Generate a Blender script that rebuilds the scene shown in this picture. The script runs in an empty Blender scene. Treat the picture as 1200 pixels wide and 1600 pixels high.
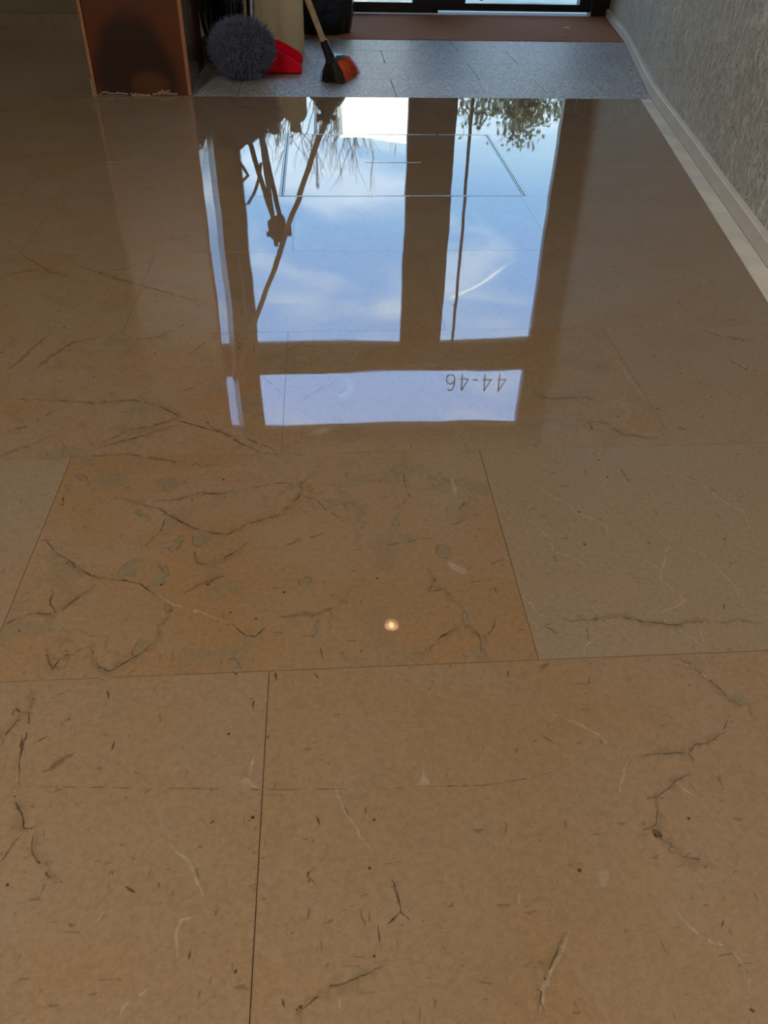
import bpy, bmesh, math, random
from mathutils import Vector, Matrix, noise

# ------------------------------------------------------------------ camera, sky, sun, exposure
sc = bpy.context.scene
COL = bpy.context.collection
PI = math.pi
random.seed(7)

cam_data = bpy.data.cameras.new('camera')
cam = bpy.data.objects.new('camera', cam_data)
COL.objects.link(cam)
sc.camera = cam
cam_data.sensor_fit = 'VERTICAL'
cam_data.sensor_height = 36.0
cam_data.lens = 36.0 * 1228.47 / 1600.0
cam_data.clip_start = 0.02
cam_data.clip_end = 400
_p, _y, _r = math.radians(39.379), math.radians(4.8625), math.radians(1.4718)
_f = Vector((math.sin(_y) * math.cos(_p), math.cos(_y) * math.cos(_p), -math.sin(_p)))
_rt = Vector((math.cos(_y), -math.sin(_y), 0))
_up = _rt.cross(_f)
_r2 = math.cos(_r) * _rt + math.sin(_r) * _up
_u2 = -math.sin(_r) * _rt + math.cos(_r) * _up
_m = Matrix((( _r2.x, _u2.x, -_f.x, 0), (_r2.y, _u2.y, -_f.y, 0), (_r2.z, _u2.z, -_f.z, 0.675), (0, 0, 0, 1)))
cam.matrix_world = _m

sc.view_settings.view_transform = 'Standard'
sc.view_settings.look = 'None'
sc.view_settings.exposure = 0.0
sc.view_settings.gamma = 1.0
sc.view_settings.use_curve_mapping = False
sc.cycles.use_denoising = True
sc.cycles.max_bounces = 10
sc.cycles.transparent_max_bounces = 12
sc.cycles.sample_clamp_indirect = 6.0


def lin(r, g, b):
    def c(v):
        v /= 255.0
        return v / 12.92 if v <= 0.04045 else ((v + 0.055) / 1.055) ** 2.4
    return (c(r), c(g), c(b), 1.0)


class NT:
    """small wrapper for node trees"""
    def __init__(self, tree):
        self.t = tree
        tree.nodes.clear()

    def n(self, kind, **kw):
        nd = self.t.nodes.new(kind)
        for k, v in kw.items():
            if k.startswith('i_'):
                self.put(nd, k[2:], v)
            else:
                setattr(nd, k, v)
        return nd

    def put(self, nd, key, v):
        key = int(key) if key.isdigit() else key.replace('_', ' ')
        s = nd.inputs[key]
        if isinstance(v, bpy.types.NodeSocket):
            self.t.links.new(v, s)
        elif isinstance(v, bpy.types.Node):
            self.t.links.new(v.outputs[0], s)
        else:
            s.default_value = v

    def math(self, op, a, b=0.0, c=None, clamp=False):
        nd = self.n('ShaderNodeMath', operation=op, use_clamp=clamp)
        self.put(nd, '0', a)
        self.put(nd, '1', b)
        if c is not None:
            self.put(nd, '2', c)
        return nd.outputs[0]

    def mix(self, fac, a, b, blend='MIX'):
        nd = self.n('ShaderNodeMix', data_type='RGBA', blend_type=blend)
        self.put(nd, '0', fac)
        self.put(nd, '6', a)
        self.put(nd, '7', b)
        return nd.outputs[2]

    def ramp(self, fac, stops, interp='LINEAR'):
        nd = self.n('ShaderNodeValToRGB')
        nd.color_ramp.interpolation = interp
        cr = nd.color_ramp
        while len(cr.elements) < len(stops):
            cr.elements.new(0.5)
        for e, (p, c) in zip(cr.elements, stops):
            e.position = p
            e.color = c if len(c) == 4 else (*c, 1)
        self.put(nd, '0', fac)
        return nd.outputs[0]

    def noise(self, vec, scale, detail=3.0, rough=0.55, dist=0.0):
        nd = self.n('ShaderNodeTexNoise')
        if vec is not None:
            self.put(nd, 'Vector', vec)
        self.put(nd, 'Scale', scale)
        self.put(nd, 'Detail', detail)
        self.put(nd, 'Roughness', rough)
        self.put(nd, 'Distortion', dist)
        return nd

    def smooth(self, v, a, b, lo=0.0, hi=1.0):
        nd = self.n('ShaderNodeMapRange', interpolation_type='SMOOTHSTEP')
        self.put(nd, '0', v)
        self.put(nd, '1', a)
        self.put(nd, '2', b)
        self.put(nd, '3', lo)
        self.put(nd, '4', hi)
        return nd.outputs[0]


# ---- sky: blue with thin cloud, brighter haze towards the skyline, one vapour trail
world = bpy.data.worlds.new('sky')
sc.world = world
world.use_nodes = True
w = NT(world.node_tree)
tc = w.n('ShaderNodeTexCoord')
d = w.n('ShaderNodeVectorMath', operation='NORMALIZE', i_0=tc.outputs['Generated']).outputs[0]
sep = w.n('ShaderNodeSeparateXYZ', i_0=d)
el = w.math('MAXIMUM', sep.outputs[2], 0.0)
SKY_STOPS = [(0.0, (2.6, 2.75, 2.8)), (0.2, (1.9, 2.5, 2.9)), (0.30, (0.9, 1.8, 3.1)), (0.40, (0.95, 1.85, 3.5)),
             (0.52, (1.35, 2.15, 3.9)), (0.62, (1.55, 2.3, 3.8)), (1.0, (1.3, 2.1, 3.7))]
base_sky = w.ramp(w.math('DIVIDE', el, 1.0), [(p, (c[0] / 4, c[1] / 4, c[2] / 4)) for p, c in SKY_STOPS])
base_sky = w.mix(1.0, base_sky, (4, 4, 4, 1), 'MULTIPLY')
mp = w.n('ShaderNodeMapping', i_Vector=d)
mp.inputs['Scale'].default_value = (1.2, 1.0, 3.2)
cl = w.noise(mp.outputs[0], 5.0, 5.0, 0.5, 0.6)
cm = w.smooth(cl.outputs[0], 0.46, 0.74, 0.0, 0.75)
sky = w.mix(cm, base_sky, (2.9, 3.3, 3.9, 1))
# vapour trail: a thin straight line of ice cloud across the south sky
yy = w.math('MAXIMUM', sep.outputs[1], 0.05)
gx = w.math('DIVIDE', sep.outputs[0], yy)
gz = w.math('DIVIDE', sep.outputs[2], yy)
ax, az, bx, bz = 0.1656, 0.4544, 0.2434, 0.4060
L = math.hypot(bx - ax, bz - az)
ux, uz = (bx - ax) / L, (bz - az) / L
al = w.math('ADD', w.math('MULTIPLY', w.math('SUBTRACT', gx, ax), ux), w.math('MULTIPLY', w.math('SUBTRACT', gz, az), uz))
ac = w.math('ABSOLUTE', w.math('SUBTRACT', w.math('MULTIPLY', w.math('SUBTRACT', gx, ax), uz), w.math('MULTIPLY', w.math('SUBTRACT', gz, az), ux)))
tr = w.math('MULTIPLY', w.smooth(ac, 0.0008, 0.0022, 1.0, 0.0), w.math('MULTIPLY', w.smooth(al, -0.004, 0.01), w.smooth(al, L - 0.03, L + 0.005, 1.0, 0.0)))
tr = w.math('MULTIPLY', tr, w.math('GREATER_THAN', sep.outputs[1], 0.1))
sky = w.mix(w.math('MULTIPLY', tr, 0.8), sky, (4.2, 4.3, 4.4, 1))
bg = w.n('ShaderNodeBackground', i_Color=sky, i_Strength=1.0)
wo = w.n('ShaderNodeOutputWorld', i_0=bg.outputs[0])

# ---- sun, high behind the building, on the street beyond the door
sun_d = bpy.data.lights.new('sun', 'SUN')
sun_d.energy = 15.0
sun_d.angle = math.radians(0.6)
sun_d.color = (1.0, 0.93, 0.80)
sun = bpy.data.objects.new('sun', sun_d)
COL.objects.link(sun)
sun.rotation_euler = Vector((0.25, 0.75, -0.75)).to_track_quat('-Z', 'Y').to_euler()

# hall light: (x, y) of added, unseen ceiling fill panels, their glow
FILL_GLOW = (47.0, 42.5, 36.0)
FILL_PANELS = [(-1.2, -1.2), (-1.2, -2.0), (-1.2, -2.8), (-2.0, -2.0)]
SPOT_GLOW = (8.0, 5.4, 2.8)

# ------------------------------------------------------------------ mesh helpers
ORG = {}


def link(name, me, mat, parent, org):
    o = bpy.data.objects.new(name, me)
    COL.objects.link(o)
    if mat:
        me.materials.append(mat)
    if parent:
        o.parent = parent
        o.location = org - ORG[parent]
    else:
        o.location = org
    ORG[o] = org
    return o


def tag(o, label=None, cat=None, group=None, kind=None):
    if label:
        o['label'] = label
    if cat:
        o['category'] = cat
    if group:
        o['group'] = group
    if kind:
        o['kind'] = kind
    return o


def empty(name, loc, label=None, cat=None, group=None, kind=None):
    o = bpy.data.objects.new(name, None)
    COL.objects.link(o)
    o.location = loc
    o.empty_display_size = 0.1
    ORG[o] = Vector(loc)
    return tag(o, label, cat, group, kind)


class MB:
    def __init__(self):
        self.v, self.f = [], []

    def add(self, vs, fs):
        b = len(self.v)
        self.v += [Vector(q) for q in vs]
        self.f += [[b + i for i in q] for q in fs]
        return self

    def box(self, x0, x1, y0, y1, z0, z1, ch=0.0):
        if ch <= 0:
            return self.add([(x0, y0, z0), (x1, y0, z0), (x1, y1, z0), (x0, y1, z0), (x0, y0, z1), (x1, y0, z1), (x1, y1, z1), (x0, y1, z1)],
                            [(0, 3, 2, 1), (4, 5, 6, 7), (0, 1, 5, 4), (1, 2, 6, 5), (2, 3, 7, 6), (3, 0, 4, 7)])
        return self.prism([(x0, y0), (x1, y0), (x1, y1), (x0, y1)], z0, z1, ch)

    def prism(self, poly, z0, z1, ch=0.0):
        n = len(poly)
        rings = [[(x, y, z0) for x, y in poly]]
        if ch > 0:
            ins = inset(poly, ch)
            rings += [[(x, y, z1 - ch) for x, y in poly], [(x, y, z1) for x, y in ins]]
        else:
            rings += [[(x, y, z1) for x, y in poly]]
        vs = [q for r in rings for q in r]
        fs = [list(range(n))[::-1], [len(vs) - n + i for i in range(n)]]
        for k in range(len(rings) - 1):
            for i in range(n):
                j = (i + 1) % n
                fs.append((k * n + i, k * n + j, k * n + n + j, k * n + n + i))
        return self.add(vs, fs)

    def tube(self, pts, rad, seg=10, caps=True):
        pts = [Vector(q) for q in pts]
        n = len(pts)
        rr = rad if isinstance(rad, (list, tuple)) else [rad] * n
        t0 = (pts[1] - pts[0]).normalized()
        ref = Vector((0, 0, 1)) if abs(t0.z) < 0.9 else Vector((1, 0, 0))
        a = t0.cross(ref).normalized()
        vs = []
        for i, q in enumerate(pts):
            t = (pts[min(i + 1, n - 1)] - pts[max(i - 1, 0)]).normalized()
            a = (a - t * a.dot(t)).normalized()
            b = t.cross(a)
            for k in range(seg):
                an = 2 * PI * k / seg
                vs.append(q + (a * math.cos(an) + b * math.sin(an)) * rr[i])
        fs = []
        for i in range(n - 1):
            for k in range(seg):
                j = (k + 1) % seg
                fs.append((i * seg + k, i * seg + j, i * seg + seg + j, i * seg + seg + k))
        if caps:
            fs.append(list(range(seg))[::-1])
            fs.append([(n - 1) * seg + k for k in range(seg)])
        return self.add(vs, fs)

    def lathe(self, prof, c, seg=32, sx=1.0, sy=1.0):
        c = Vector(c)
        vs, fs = [], []
        for r, z in prof:
            for k in range(seg):
                an = 2 * PI * k / seg
                vs.append(c + Vector((r * sx * math.cos(an), r * sy * math.sin(an), z)))
        n = len(prof)
        for i in range(n - 1):
            for k in range(seg):
                j = (k + 1) % seg
                fs.append((i * seg + k, i * seg + j, i * seg + seg + j, i * seg + seg + k))
        fs.append(list(range(seg))[::-1])
        fs.append([(n - 1) * seg + k for k in range(seg)])
        return self.add(vs, fs)

    def build(self, name, mat=None, parent=None, org=None, smooth=False, bevel=0.0, fix=True):
        if org is None:
            org = ORG[parent] if parent else sum(self.v, Vector()) / max(1, len(self.v))
        org = Vector(org)
        me = bpy.data.meshes.new(name)
        me.from_pydata([q - org for q in self.v], [], self.f)
        if fix:
            bm = bmesh.new()
            bm.from_mesh(me)
            bmesh.ops.recalc_face_normals(bm, faces=bm.faces)
            bm.to_mesh(me)
            bm.free()
        me.update()
        if smooth:
            me.polygons.foreach_set('use_smooth', [True] * len(me.polygons))
            if smooth != 'all':
                me.set_sharp_from_angle(angle=math.radians(38))
        o = link(name, me, mat, parent, org)
        if bevel > 0:
            b = o.modifiers.new('bevel', 'BEVEL')
            b.width = bevel
            b.segments = 2
            b.limit_method = 'ANGLE'
        return o


def inset(poly, d):
    n = len(poly)
    area = sum(poly[i][0] * poly[(i + 1) % n][1] - poly[(i + 1) % n][0] * poly[i][1] for i in range(n))
    s = 1 if area > 0 else -1
    out = []
    for i in range(n):
        p0, p1, p2 = Vector(poly[i - 1]), Vector(poly[i]), Vector(poly[(i + 1) % n])
        e1, e2 = (p1 - p0).normalized(), (p2 - p1).normalized()
        n1, n2 = Vector((-e1.y, e1.x)) * s, Vector((-e2.y, e2.x)) * s
        b = n1 + n2
        b = b / max(0.3, b.length_squared) * 2
        out.append(tuple(p1 + b * d))
    return out


def clip(poly, px, py, nx, ny):
    """keep the part of a polygon where (p - (px,py)) . (nx,ny) <= 0"""
    out = []
    for i in range(len(poly)):
        a, b = poly[i], poly[(i + 1) % len(poly)]
        da = (a[0] - px) * nx + (a[1] - py) * ny
        db = (b[0] - px) * nx + (b[1] - py) * ny
        if da <= 0:
            out.append(a)
        if (da < 0 < db) or (db < 0 < da):
            t = da / (da - db)
            out.append((a[0] + (b[0] - a[0]) * t, a[1] + (b[1] - a[1]) * t))
    return out


def area_of(poly):
    n = len(poly)
    return abs(sum(poly[i][0] * poly[(i + 1) % n][1] - poly[(i + 1) % n][0] * poly[i][1] for i in range(n))) / 2


# ------------------------------------------------------------------ materials
def new_mat(name):
    m = bpy.data.materials.new(name)
    m.use_nodes = True
    return m, NT(m.node_tree)


def simple(name, rgb, rough=0.5, metal=0.0, var=0.12, scale=30.0, bump=0.0, bscale=60.0, ior=1.5, coat=0.0, sheen=0.0, spread=0.06):
    m, t = new_mat(name)
    co = t.n('ShaderNodeTexCoord').outputs['Object']
    nz = t.noise(co, scale, 4.0)
    k = t.smooth(nz.outputs[0], 0.25, 0.75, 1 - var, 1 + var)
    cc = t.n('ShaderNodeVectorMath', operation='SCALE', i_0=lin(*rgb)[:3])
    t.put(cc, 'Scale', k)
    p = t.n('ShaderNodeBsdfPrincipled', i_Base_Color=cc.outputs[0], i_Metallic=metal, i_IOR=ior)
    t.put(p, 'Coat Weight', coat)
    t.put(p, 'Coat Roughness', 0.12)
    t.put(p, 'Sheen Weight', sheen)
    t.put(p, 'Roughness', t.smooth(nz.outputs[0], 0.2, 0.8, max(0.01, rough - spread), min(1, rough + spread)))
    if bump > 0:
        bn = t.noise(co, bscale, 4.0)
        bp = t.n('ShaderNodeBump', i_Strength=1.0, i_Distance=bump, i_Height=bn.outputs[0])
        t.put(p, 'Normal', bp)
    t.n('ShaderNodeOutputMaterial', i_0=p.outputs[0])
    return m


FLOOR_IOR = 2.0


def floor_gloss(t, colour, rough_base=0.010):
    """the shared polish of the hall floor"""
    pos = t.n('ShaderNodeNewGeometry').outputs['Position']
    n1 = t.noise(pos, 2.3, 1.5, 0.5)
    n2 = t.noise(pos, 22.0, 2.0, 0.5)
    hgt = t.math('ADD', n1.outputs[0], t.math('MULTIPLY', n2.outputs[0], 0.010))
    bp = t.n('ShaderNodeBump', i_Strength=1.0, i_Distance=0.0013, i_Height=hgt)
    n3 = t.noise(pos, 7.0, 4.0, 0.6)
    p = t.n('ShaderNodeBsdfPrincipled', i_Base_Color=colour, i_IOR=FLOOR_IOR, i_Normal=bp)
    t.put(p, 'Roughness', t.smooth(n3.outputs[0], 0.3, 0.75, rough_base, rough_base + 0.022))
    t.n('ShaderNodeOutputMaterial', i_0=p.outputs[0])
    return p


def marble_colour(t):
    pos = t.n('ShaderNodeNewGeometry').outputs['Position']
    oi = t.n('ShaderNodeObjectInfo')
    par = t.n('ShaderNodeSeparateColor', i_0=oi.outputs['Color'])
    tone, dens, seed = par.outputs[0], par.outputs[1], par.outputs[2]
    off = t.n('ShaderNodeCombineXYZ', i_0=t.math('MULTIPLY', seed, 41.0), i_1=t.math('MULTIPLY', seed, 17.0), i_2=t.math('MULTIPLY', seed, 29.0))
    P = t.n('ShaderNodeVectorMath', operation='ADD', i_0=pos, i_1=off.outputs[0]).outputs[0]
    big = t.noise(P, 4.5, 5.0, 0.6, 0.8)
    mid = t.noise(P, 14.0, 5.0, 0.6, 0.4)
    fac = t.math('ADD', tone, t.math('MULTIPLY', t.math('SUBTRACT', big.outputs[0], 0.5), t.math('ADD', 1.1, t.math('MULTIPLY', dens, 1.4))), clamp=True)
    c = t.mix(fac, MARBLE_PALE, MARBLE_RUST)
    ol = t.math('MULTIPLY', t.smooth(mid.outputs[0], 0.52, 0.68), t.math('ADD', 0.04, t.math('MULTIPLY', dens, 0.7)))
    c = t.mix(ol, c, MARBLE_OLIVE)
    # fine grain
    g1 = t.noise(P, 170.0, 3.0, 0.7)
    g2 = t.noise(P, 620.0, 2.0, 0.6)
    g = t.math('ADD', t.math('MULTIPLY', g1.outputs[0], 0.6), t.math('MULTIPLY', g2.outputs[0], 0.4))
    gm = t.smooth(g, 0.3, 0.7, 0.88, 1.12)
    c2 = t.n('ShaderNodeVectorMath', operation='SCALE', i_0=c)
    t.put(c2, 'Scale', gm)
    c = c2.outputs[0]
    # short dark fossil dashes
    mpn = t.n('ShaderNodeMapping', i_Vector=P)
    mpn.inputs['Rotation'].default_value = (0, 0, 0.35)
    mpn.inputs['Scale'].default_value = (1.0, 0.28, 1.0)
    ds = t.noise(mpn.outputs[0], 190.0, 1.0, 0.4, 0.6)
    c = t.mix(t.smooth(ds.outputs[0], 0.72, 0.80, 0.0, 0.42), c, MARBLE_DARK)
    mp2 = t.n('ShaderNodeMapping', i_Vector=P)
    mp2.inputs['Rotation'].default_value = (0, 0, -0.5)
    mp2.inputs['Scale'].default_value = (0.3, 1.0, 1.0)
    ds2 = t.noise(mp2.outputs[0], 230.0, 1.0, 0.4, 0.6)
    c = t.mix(t.smooth(ds2.outputs[0], 0.72, 0.78, 0.0, 0.4), c, MARBLE_DARK)
    # thin veins between lumps
    wob = t.noise(P, 9.0, 4.0, 0.6)
    wv = t.n('ShaderNodeVectorMath', operation='SCALE', i_0=wob.outputs[1])
    t.put(wv, 'Scale', 0.16)
    PV = t.n('ShaderNodeVectorMath', operation='ADD', i_0=P, i_1=wv.outputs[0]).outputs[0]
    vo = t.n('ShaderNodeTexVoronoi', feature='DISTANCE_TO_EDGE', i_Vector=PV, i_Scale=6.5)
    msk = t.smooth(t.noise(P, 6.0, 2.0).outputs[0], 0.47, 0.62)
    vn = t.math('MULTIPLY', t.smooth(vo.outputs[0], 0.004, 0.016, 1.0, 0.0), t.math('MULTIPLY', msk, dens))
    c = t.mix(t.math('MULTIPLY', vn, 0.20), c, MARBLE_DARK)
    vo2 = t.n('ShaderNodeTexVoronoi', feature='DISTANCE_TO_EDGE', i_Vector=PV, i_Scale=3.1)
    vl = t.math('MULTIPLY', t.smooth(vo2.outputs[0], 0.002, 0.012, 1.0, 0.0), t.smooth(t.noise(P, 3.3, 2.0).outputs[0], 0.5, 0.62))
    c = t.mix(t.math('MULTIPLY', vl, 0.30), c, MARBLE_VEIN)
    # tiny black pits
    vp = t.n('ShaderNodeTexVoronoi', feature='F1', i_Vector=P, i_Scale=34.0)
    pk = t.n('ShaderNodeSeparateColor', i_0=vp.outputs['Color'])
    pit = t.math('MULTIPLY', t.smooth(vp.outputs['Distance'], 0.04, 0.075, 1.0, 0.0), t.math('GREATER_THAN', pk.outputs[0], 0.72))
    return t.mix(t.math('MULTIPLY', pit, 0.85), c, (0.02, 0.014, 0.009, 1))


def make_marble():
    m, t = new_mat('polished_marble')
    floor_gloss(t, marble_colour(t))
    return m


MARBLE_PALE = (0.285, 0.213, 0.147, 1)
MARBLE_RUST = (0.291, 0.175, 0.089, 1)
MARBLE_OLIVE = (0.222, 0.170, 0.104, 1)
MARBLE_DARK = (0.070, 0.046, 0.027, 1)
MARBLE_VEIN = (0.340, 0.266, 0.185, 1)
M_MARBLE = make_marble()


def vein_mat(name, rgb, var=0.25, rough=0.010, alpha=1.0):
    m, t = new_mat(name)
    pos = t.n('ShaderNodeNewGeometry').outputs['Position']
    nz = t.noise(pos, 130.0, 3.0, 0.6)
    cc = t.n('ShaderNodeVectorMath', operation='SCALE', i_0=rgb)
    t.put(cc, 'Scale', t.smooth(nz.outputs[0], 0.3, 0.7, 1 - var, 1 + var))
    # the mineral fades out into the stone at its rim
    at = t.n('ShaderNodeAttribute', attribute_name='soft')
    n2 = t.noise(pos, 60.0, 3.0, 0.6)
    al = t.math('MULTIPLY', t.math('MULTIPLY', at.outputs['Fac'], alpha), t.smooth(n2.outputs[0], 0.25, 0.6, 0.45, 1.0), clamp=True)
    floor_gloss(t, t.mix(al, marble_colour(t), cc.outputs[0]), rough)
    return m


M_VDARK = vein_mat('marble_vein_dark', (0.066, 0.045, 0.027), 0.45, alpha=1.3)
M_VLITE = vein_mat('marble_vein_pale', (0.348, 0.274, 0.192), 0.18, alpha=1.3)
M_VSTAIN = vein_mat('marble_vein_rust', (0.126, 0.073, 0.034), 0.35, alpha=0.75)
M_CLAST = vein_mat('marble_clast', (0.222, 0.175, 0.111), 0.10, alpha=0.95)
M_PALE = vein_mat('marble_chalky', (0.340, 0.281, 0.211), 0.15, alpha=0.9)
M_HALO = vein_mat('marble_vein_halo', (0.185, 0.135, 0.075), 0.2, alpha=0.6)


def make_granite():
    m, t = new_mat('flamed_granite')
    pos = t.n('ShaderNodeNewGeometry').outputs['Position']
    oi = t.n('ShaderNodeObjectInfo')
    vo = t.n('ShaderNodeTexVoronoi', feature='F1', i_Vector=pos, i_Scale=170.0)
    k = t.n('ShaderNodeSeparateColor', i_0=vo.outputs['Color'])
    c = t.ramp(k.outputs[0], [(0.0, (0.11, 0.11, 0.11)), (0.35, (0.26, 0.26, 0.26)), (0.7, (0.42, 0.42, 0.415)), (1.0, (0.66, 0.66, 0.64))])
    dust = t.noise(pos, 5.0, 4.0, 0.6)
    c = t.mix(t.smooth(dust.outputs[0], 0.45, 0.75, 0.0, 0.3), c, (0.30, 0.28, 0.25, 1))
    hv = t.n('ShaderNodeVectorMath', operation='SCALE', i_0=c)
    t.put(hv, 'Scale', t.math('ADD', 0.9, t.math('MULTIPLY', oi.outputs['Random'], 0.2)))
    h1 = t.noise(pos, 75.0, 4.0, 0.65)
    bp = t.n('ShaderNodeBump', i_Strength=1.0, i_Distance=0.006, i_Height=h1.outputs[0])
    p = t.n('ShaderNodeBsdfPrincipled', i_Base_Color=hv.outputs[0], i_Normal=bp)
    t.put(p, 'Roughness', 0.42)
    t.n('ShaderNodeOutputMaterial', i_0=p.outputs[0])
    return m


M_GRANITE = make_granite()
M_GROUT = simple('grout_bed', (52, 42, 32), 0.8, scale=80)


def make_strip():
    m, t = new_mat('dusty_cement_band')
    pos = t.n('ShaderNodeNewGeometry').outputs['Position']
    n1 = t.noise(pos, 60.0, 5.0, 0.7)
    n2 = t.noise(pos, 9.0, 3.0)
    c = t.mix(t.smooth(n2.outputs[0], 0.35, 0.65), (0.80, 0.75, 0.65, 1), (0.66, 0.62, 0.55, 1))
    c = t.mix(t.smooth(n1.outputs[0], 0.63, 0.72), c, (0.07, 0.06, 0.05, 1))
    bp = t.n('ShaderNodeBump', i_Strength=0.6, i_Distance=0.003, i_Height=n1.outputs[0])
    p = t.n('ShaderNodeBsdfPrincipled', i_Base_Color=c, i_Roughness=0.6, i_Normal=bp)
    t.n('ShaderNodeOutputMaterial', i_0=p.outputs[0])
    return m


M_STRIP = make_strip()
M_SKIRT = simple('grey_stone_skirting', (212, 204, 192), 0.55, var=0.08, scale=6)


def make_stucco(name, ca, cb):
    m, t = new_mat(name)
    pos = t.n('ShaderNodeNewGeometry').outputs['Position']
    mpn = t.n('ShaderNodeMapping', i_Vector=pos)
    mpn.inputs['Rotation'].default_value = (math.radians(-24), 0, 0)
    mpn.inputs['Scale'].default_value = (1.0, 1.0, 0.62)
    n1 = t.noise(mpn.outputs[0], 56.0, 2.5, 0.5, 0.9)
    n2 = t.noise(pos, 7.0, 4.0, 0.6)
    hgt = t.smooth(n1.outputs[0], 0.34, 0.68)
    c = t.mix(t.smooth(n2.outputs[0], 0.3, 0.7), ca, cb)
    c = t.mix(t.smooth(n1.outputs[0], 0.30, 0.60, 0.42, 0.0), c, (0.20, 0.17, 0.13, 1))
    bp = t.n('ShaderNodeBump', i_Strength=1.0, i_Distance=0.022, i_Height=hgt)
    p = t.n('ShaderNodeBsdfPrincipled', i_Base_Color=c, i_Roughness=0.75, i_Normal=bp)
    t.n('ShaderNodeOutputMaterial', i_0=p.outputs[0])
    return m


def thin_plastic(name, rgb, rough, through):
    m, t = new_mat(name)
    p = t.n('ShaderNodeBsdfPrincipled', i_Base_Color=lin(*rgb), i_Roughness=rough)
    tl = t.n('ShaderNodeBsdfTranslucent', i_Color=lin(*rgb))
    mx = t.n('ShaderNodeMixShader', i_0=through, i_1=p.outputs[0], i_2=tl.outputs[0])
    t.n('ShaderNodeOutputMaterial', i_0=mx.outputs[0])
    return m


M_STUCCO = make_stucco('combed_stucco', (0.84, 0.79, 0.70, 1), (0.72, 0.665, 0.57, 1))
M_PLASTER = simple('smooth_plaster', (108, 100, 78), 0.8, var=0.05, scale=3)
M_CEIL = simple('ceiling_paint', (200, 190, 172), 0.9, var=0.03, scale=3)
M_FRAME = simple('black_painted_metal', (15, 17, 22), 0.32, var=0.1)
M_STEEL = simple('brushed_steel', (170, 168, 162), 0.3, metal=1.0, var=0.1)
M_GOLD = simple('gilt_lettering', (138, 112, 62), 0.5, var=0.05)
M_MAT = simple('brown_coir', (176, 118, 80), 0.95, var=0.45, scale=140, bump=0.012, bscale=190)
M_BLACK = simple('black_plastic', (14, 15, 20), 0.35)
M_CABLE = simple('black_rubber_cable', (13, 14, 20), 0.42)
M_WOODP = simple('stained_wood', (86, 40, 19), 0.34, var=0.10, scale=2.5)


def make_reflection_front():
    """varnished panel with a dark reflection and its lighter patch painted into the colour at its foot"""
    m, t = new_mat('painted_reflection_panel')
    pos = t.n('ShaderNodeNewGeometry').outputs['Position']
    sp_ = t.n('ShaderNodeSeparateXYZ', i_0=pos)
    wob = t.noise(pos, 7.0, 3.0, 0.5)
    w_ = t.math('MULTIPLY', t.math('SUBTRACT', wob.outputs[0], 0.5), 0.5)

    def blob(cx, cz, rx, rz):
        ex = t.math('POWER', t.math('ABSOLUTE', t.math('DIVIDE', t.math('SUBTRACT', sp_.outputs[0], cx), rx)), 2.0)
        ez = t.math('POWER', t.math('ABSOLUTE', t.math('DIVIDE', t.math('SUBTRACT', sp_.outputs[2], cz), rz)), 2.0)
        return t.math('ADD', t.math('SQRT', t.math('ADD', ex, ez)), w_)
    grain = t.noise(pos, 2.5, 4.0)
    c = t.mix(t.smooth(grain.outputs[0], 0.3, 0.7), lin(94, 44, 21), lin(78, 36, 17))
    c = t.mix(t.smooth(blob(-0.672, 0.06, 0.150, 0.225), 0.72, 1.10, 0.93, 0.0), c, lin(30, 9, 10))  # dark reflection painted into the wood colour
    c = t.mix(t.smooth(blob(-0.625, 0.035, 0.075, 0.050), 0.5, 1.15, 0.75, 0.0), c, lin(86, 44, 24))  # lighter part of the painted reflection
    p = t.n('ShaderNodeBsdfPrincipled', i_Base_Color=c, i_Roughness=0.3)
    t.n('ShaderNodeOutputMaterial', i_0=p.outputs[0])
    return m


M_REFLFRONT = make_reflection_front()
M_WOODSIDE = simple('lacquered_side', (165, 138, 114), 0.03, var=0.10, scale=3, ior=1.9, spread=0.012)
M_WOODEDGE = simple('raw_wood_edge', (150, 96, 62), 0.45, var=0.15, scale=20)
M_SCUFF = simple('scuffed_putty', (150, 128, 108), 0.7, var=0.35, scale=90)
M_BOTTLE = thin_plastic('ivory_plastic', (240, 222, 190), 0.4, 0.7)
M_CAP = simple('white_cap', (205, 200, 190), 0.4, var=0.04)
M_RED = thin_plastic('red_plastic', (250, 4, 66), 0.33, 0.6)
M_YARN = simple('grey_microfibre', (86, 95, 122), 0.85, var=0.35, scale=60, sheen=0.3)
M_YARNCORE = simple('dark_mop_core', (48, 51, 61), 0.9)
M_BAG = simple('black_bin_bag', (14, 22, 34), 0.17, var=0.2, bump=0.004, bscale=28)
M_STICK = simple('pale_wood_stick', (168, 146, 116), 0.5, var=0.15, scale=40)
M_BRDARK = simple('dark_bristles', (46, 38, 36), 0.6, var=0.3, scale=120)
M_BRORANGE = simple('orange_bristles', (214, 84, 40), 0.5, var=0.25, scale=120)
M_TUBE = simple('grey_tube', (104, 106, 116), 0.35, metal=0.6)
M_RUSTY = simple('worn_beige_metal', (150, 122, 106), 0.5, var=0.4, scale=50)
M_CLOTH = simple('tan_cloth', (205, 176, 142), 0.9, var=0.2, scale=40, bump=0.003, bscale=90)
M_WHITEWALL = simple('sunlit_white_render', (238, 232, 216), 0.9, var=0.04, scale=2)
M_ROOF = simple('grey_roof', (96, 92, 90), 0.8)
M_PAVE = simple('pavement', (146, 156, 138), 0.85, var=0.15, scale=6)
M_BARK = simple('bark', (70, 58, 46), 0.9, var=0.3, scale=30)
M_LEAF = simple('dark_leaves', (40, 56, 30), 0.6, var=0.5, scale=4)
M_PAPER = simple('white_paper', (215, 212, 205), 0.8, var=0.05)
M_WINDOW = simple('far_window', (40, 50, 62), 0.1)


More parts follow.
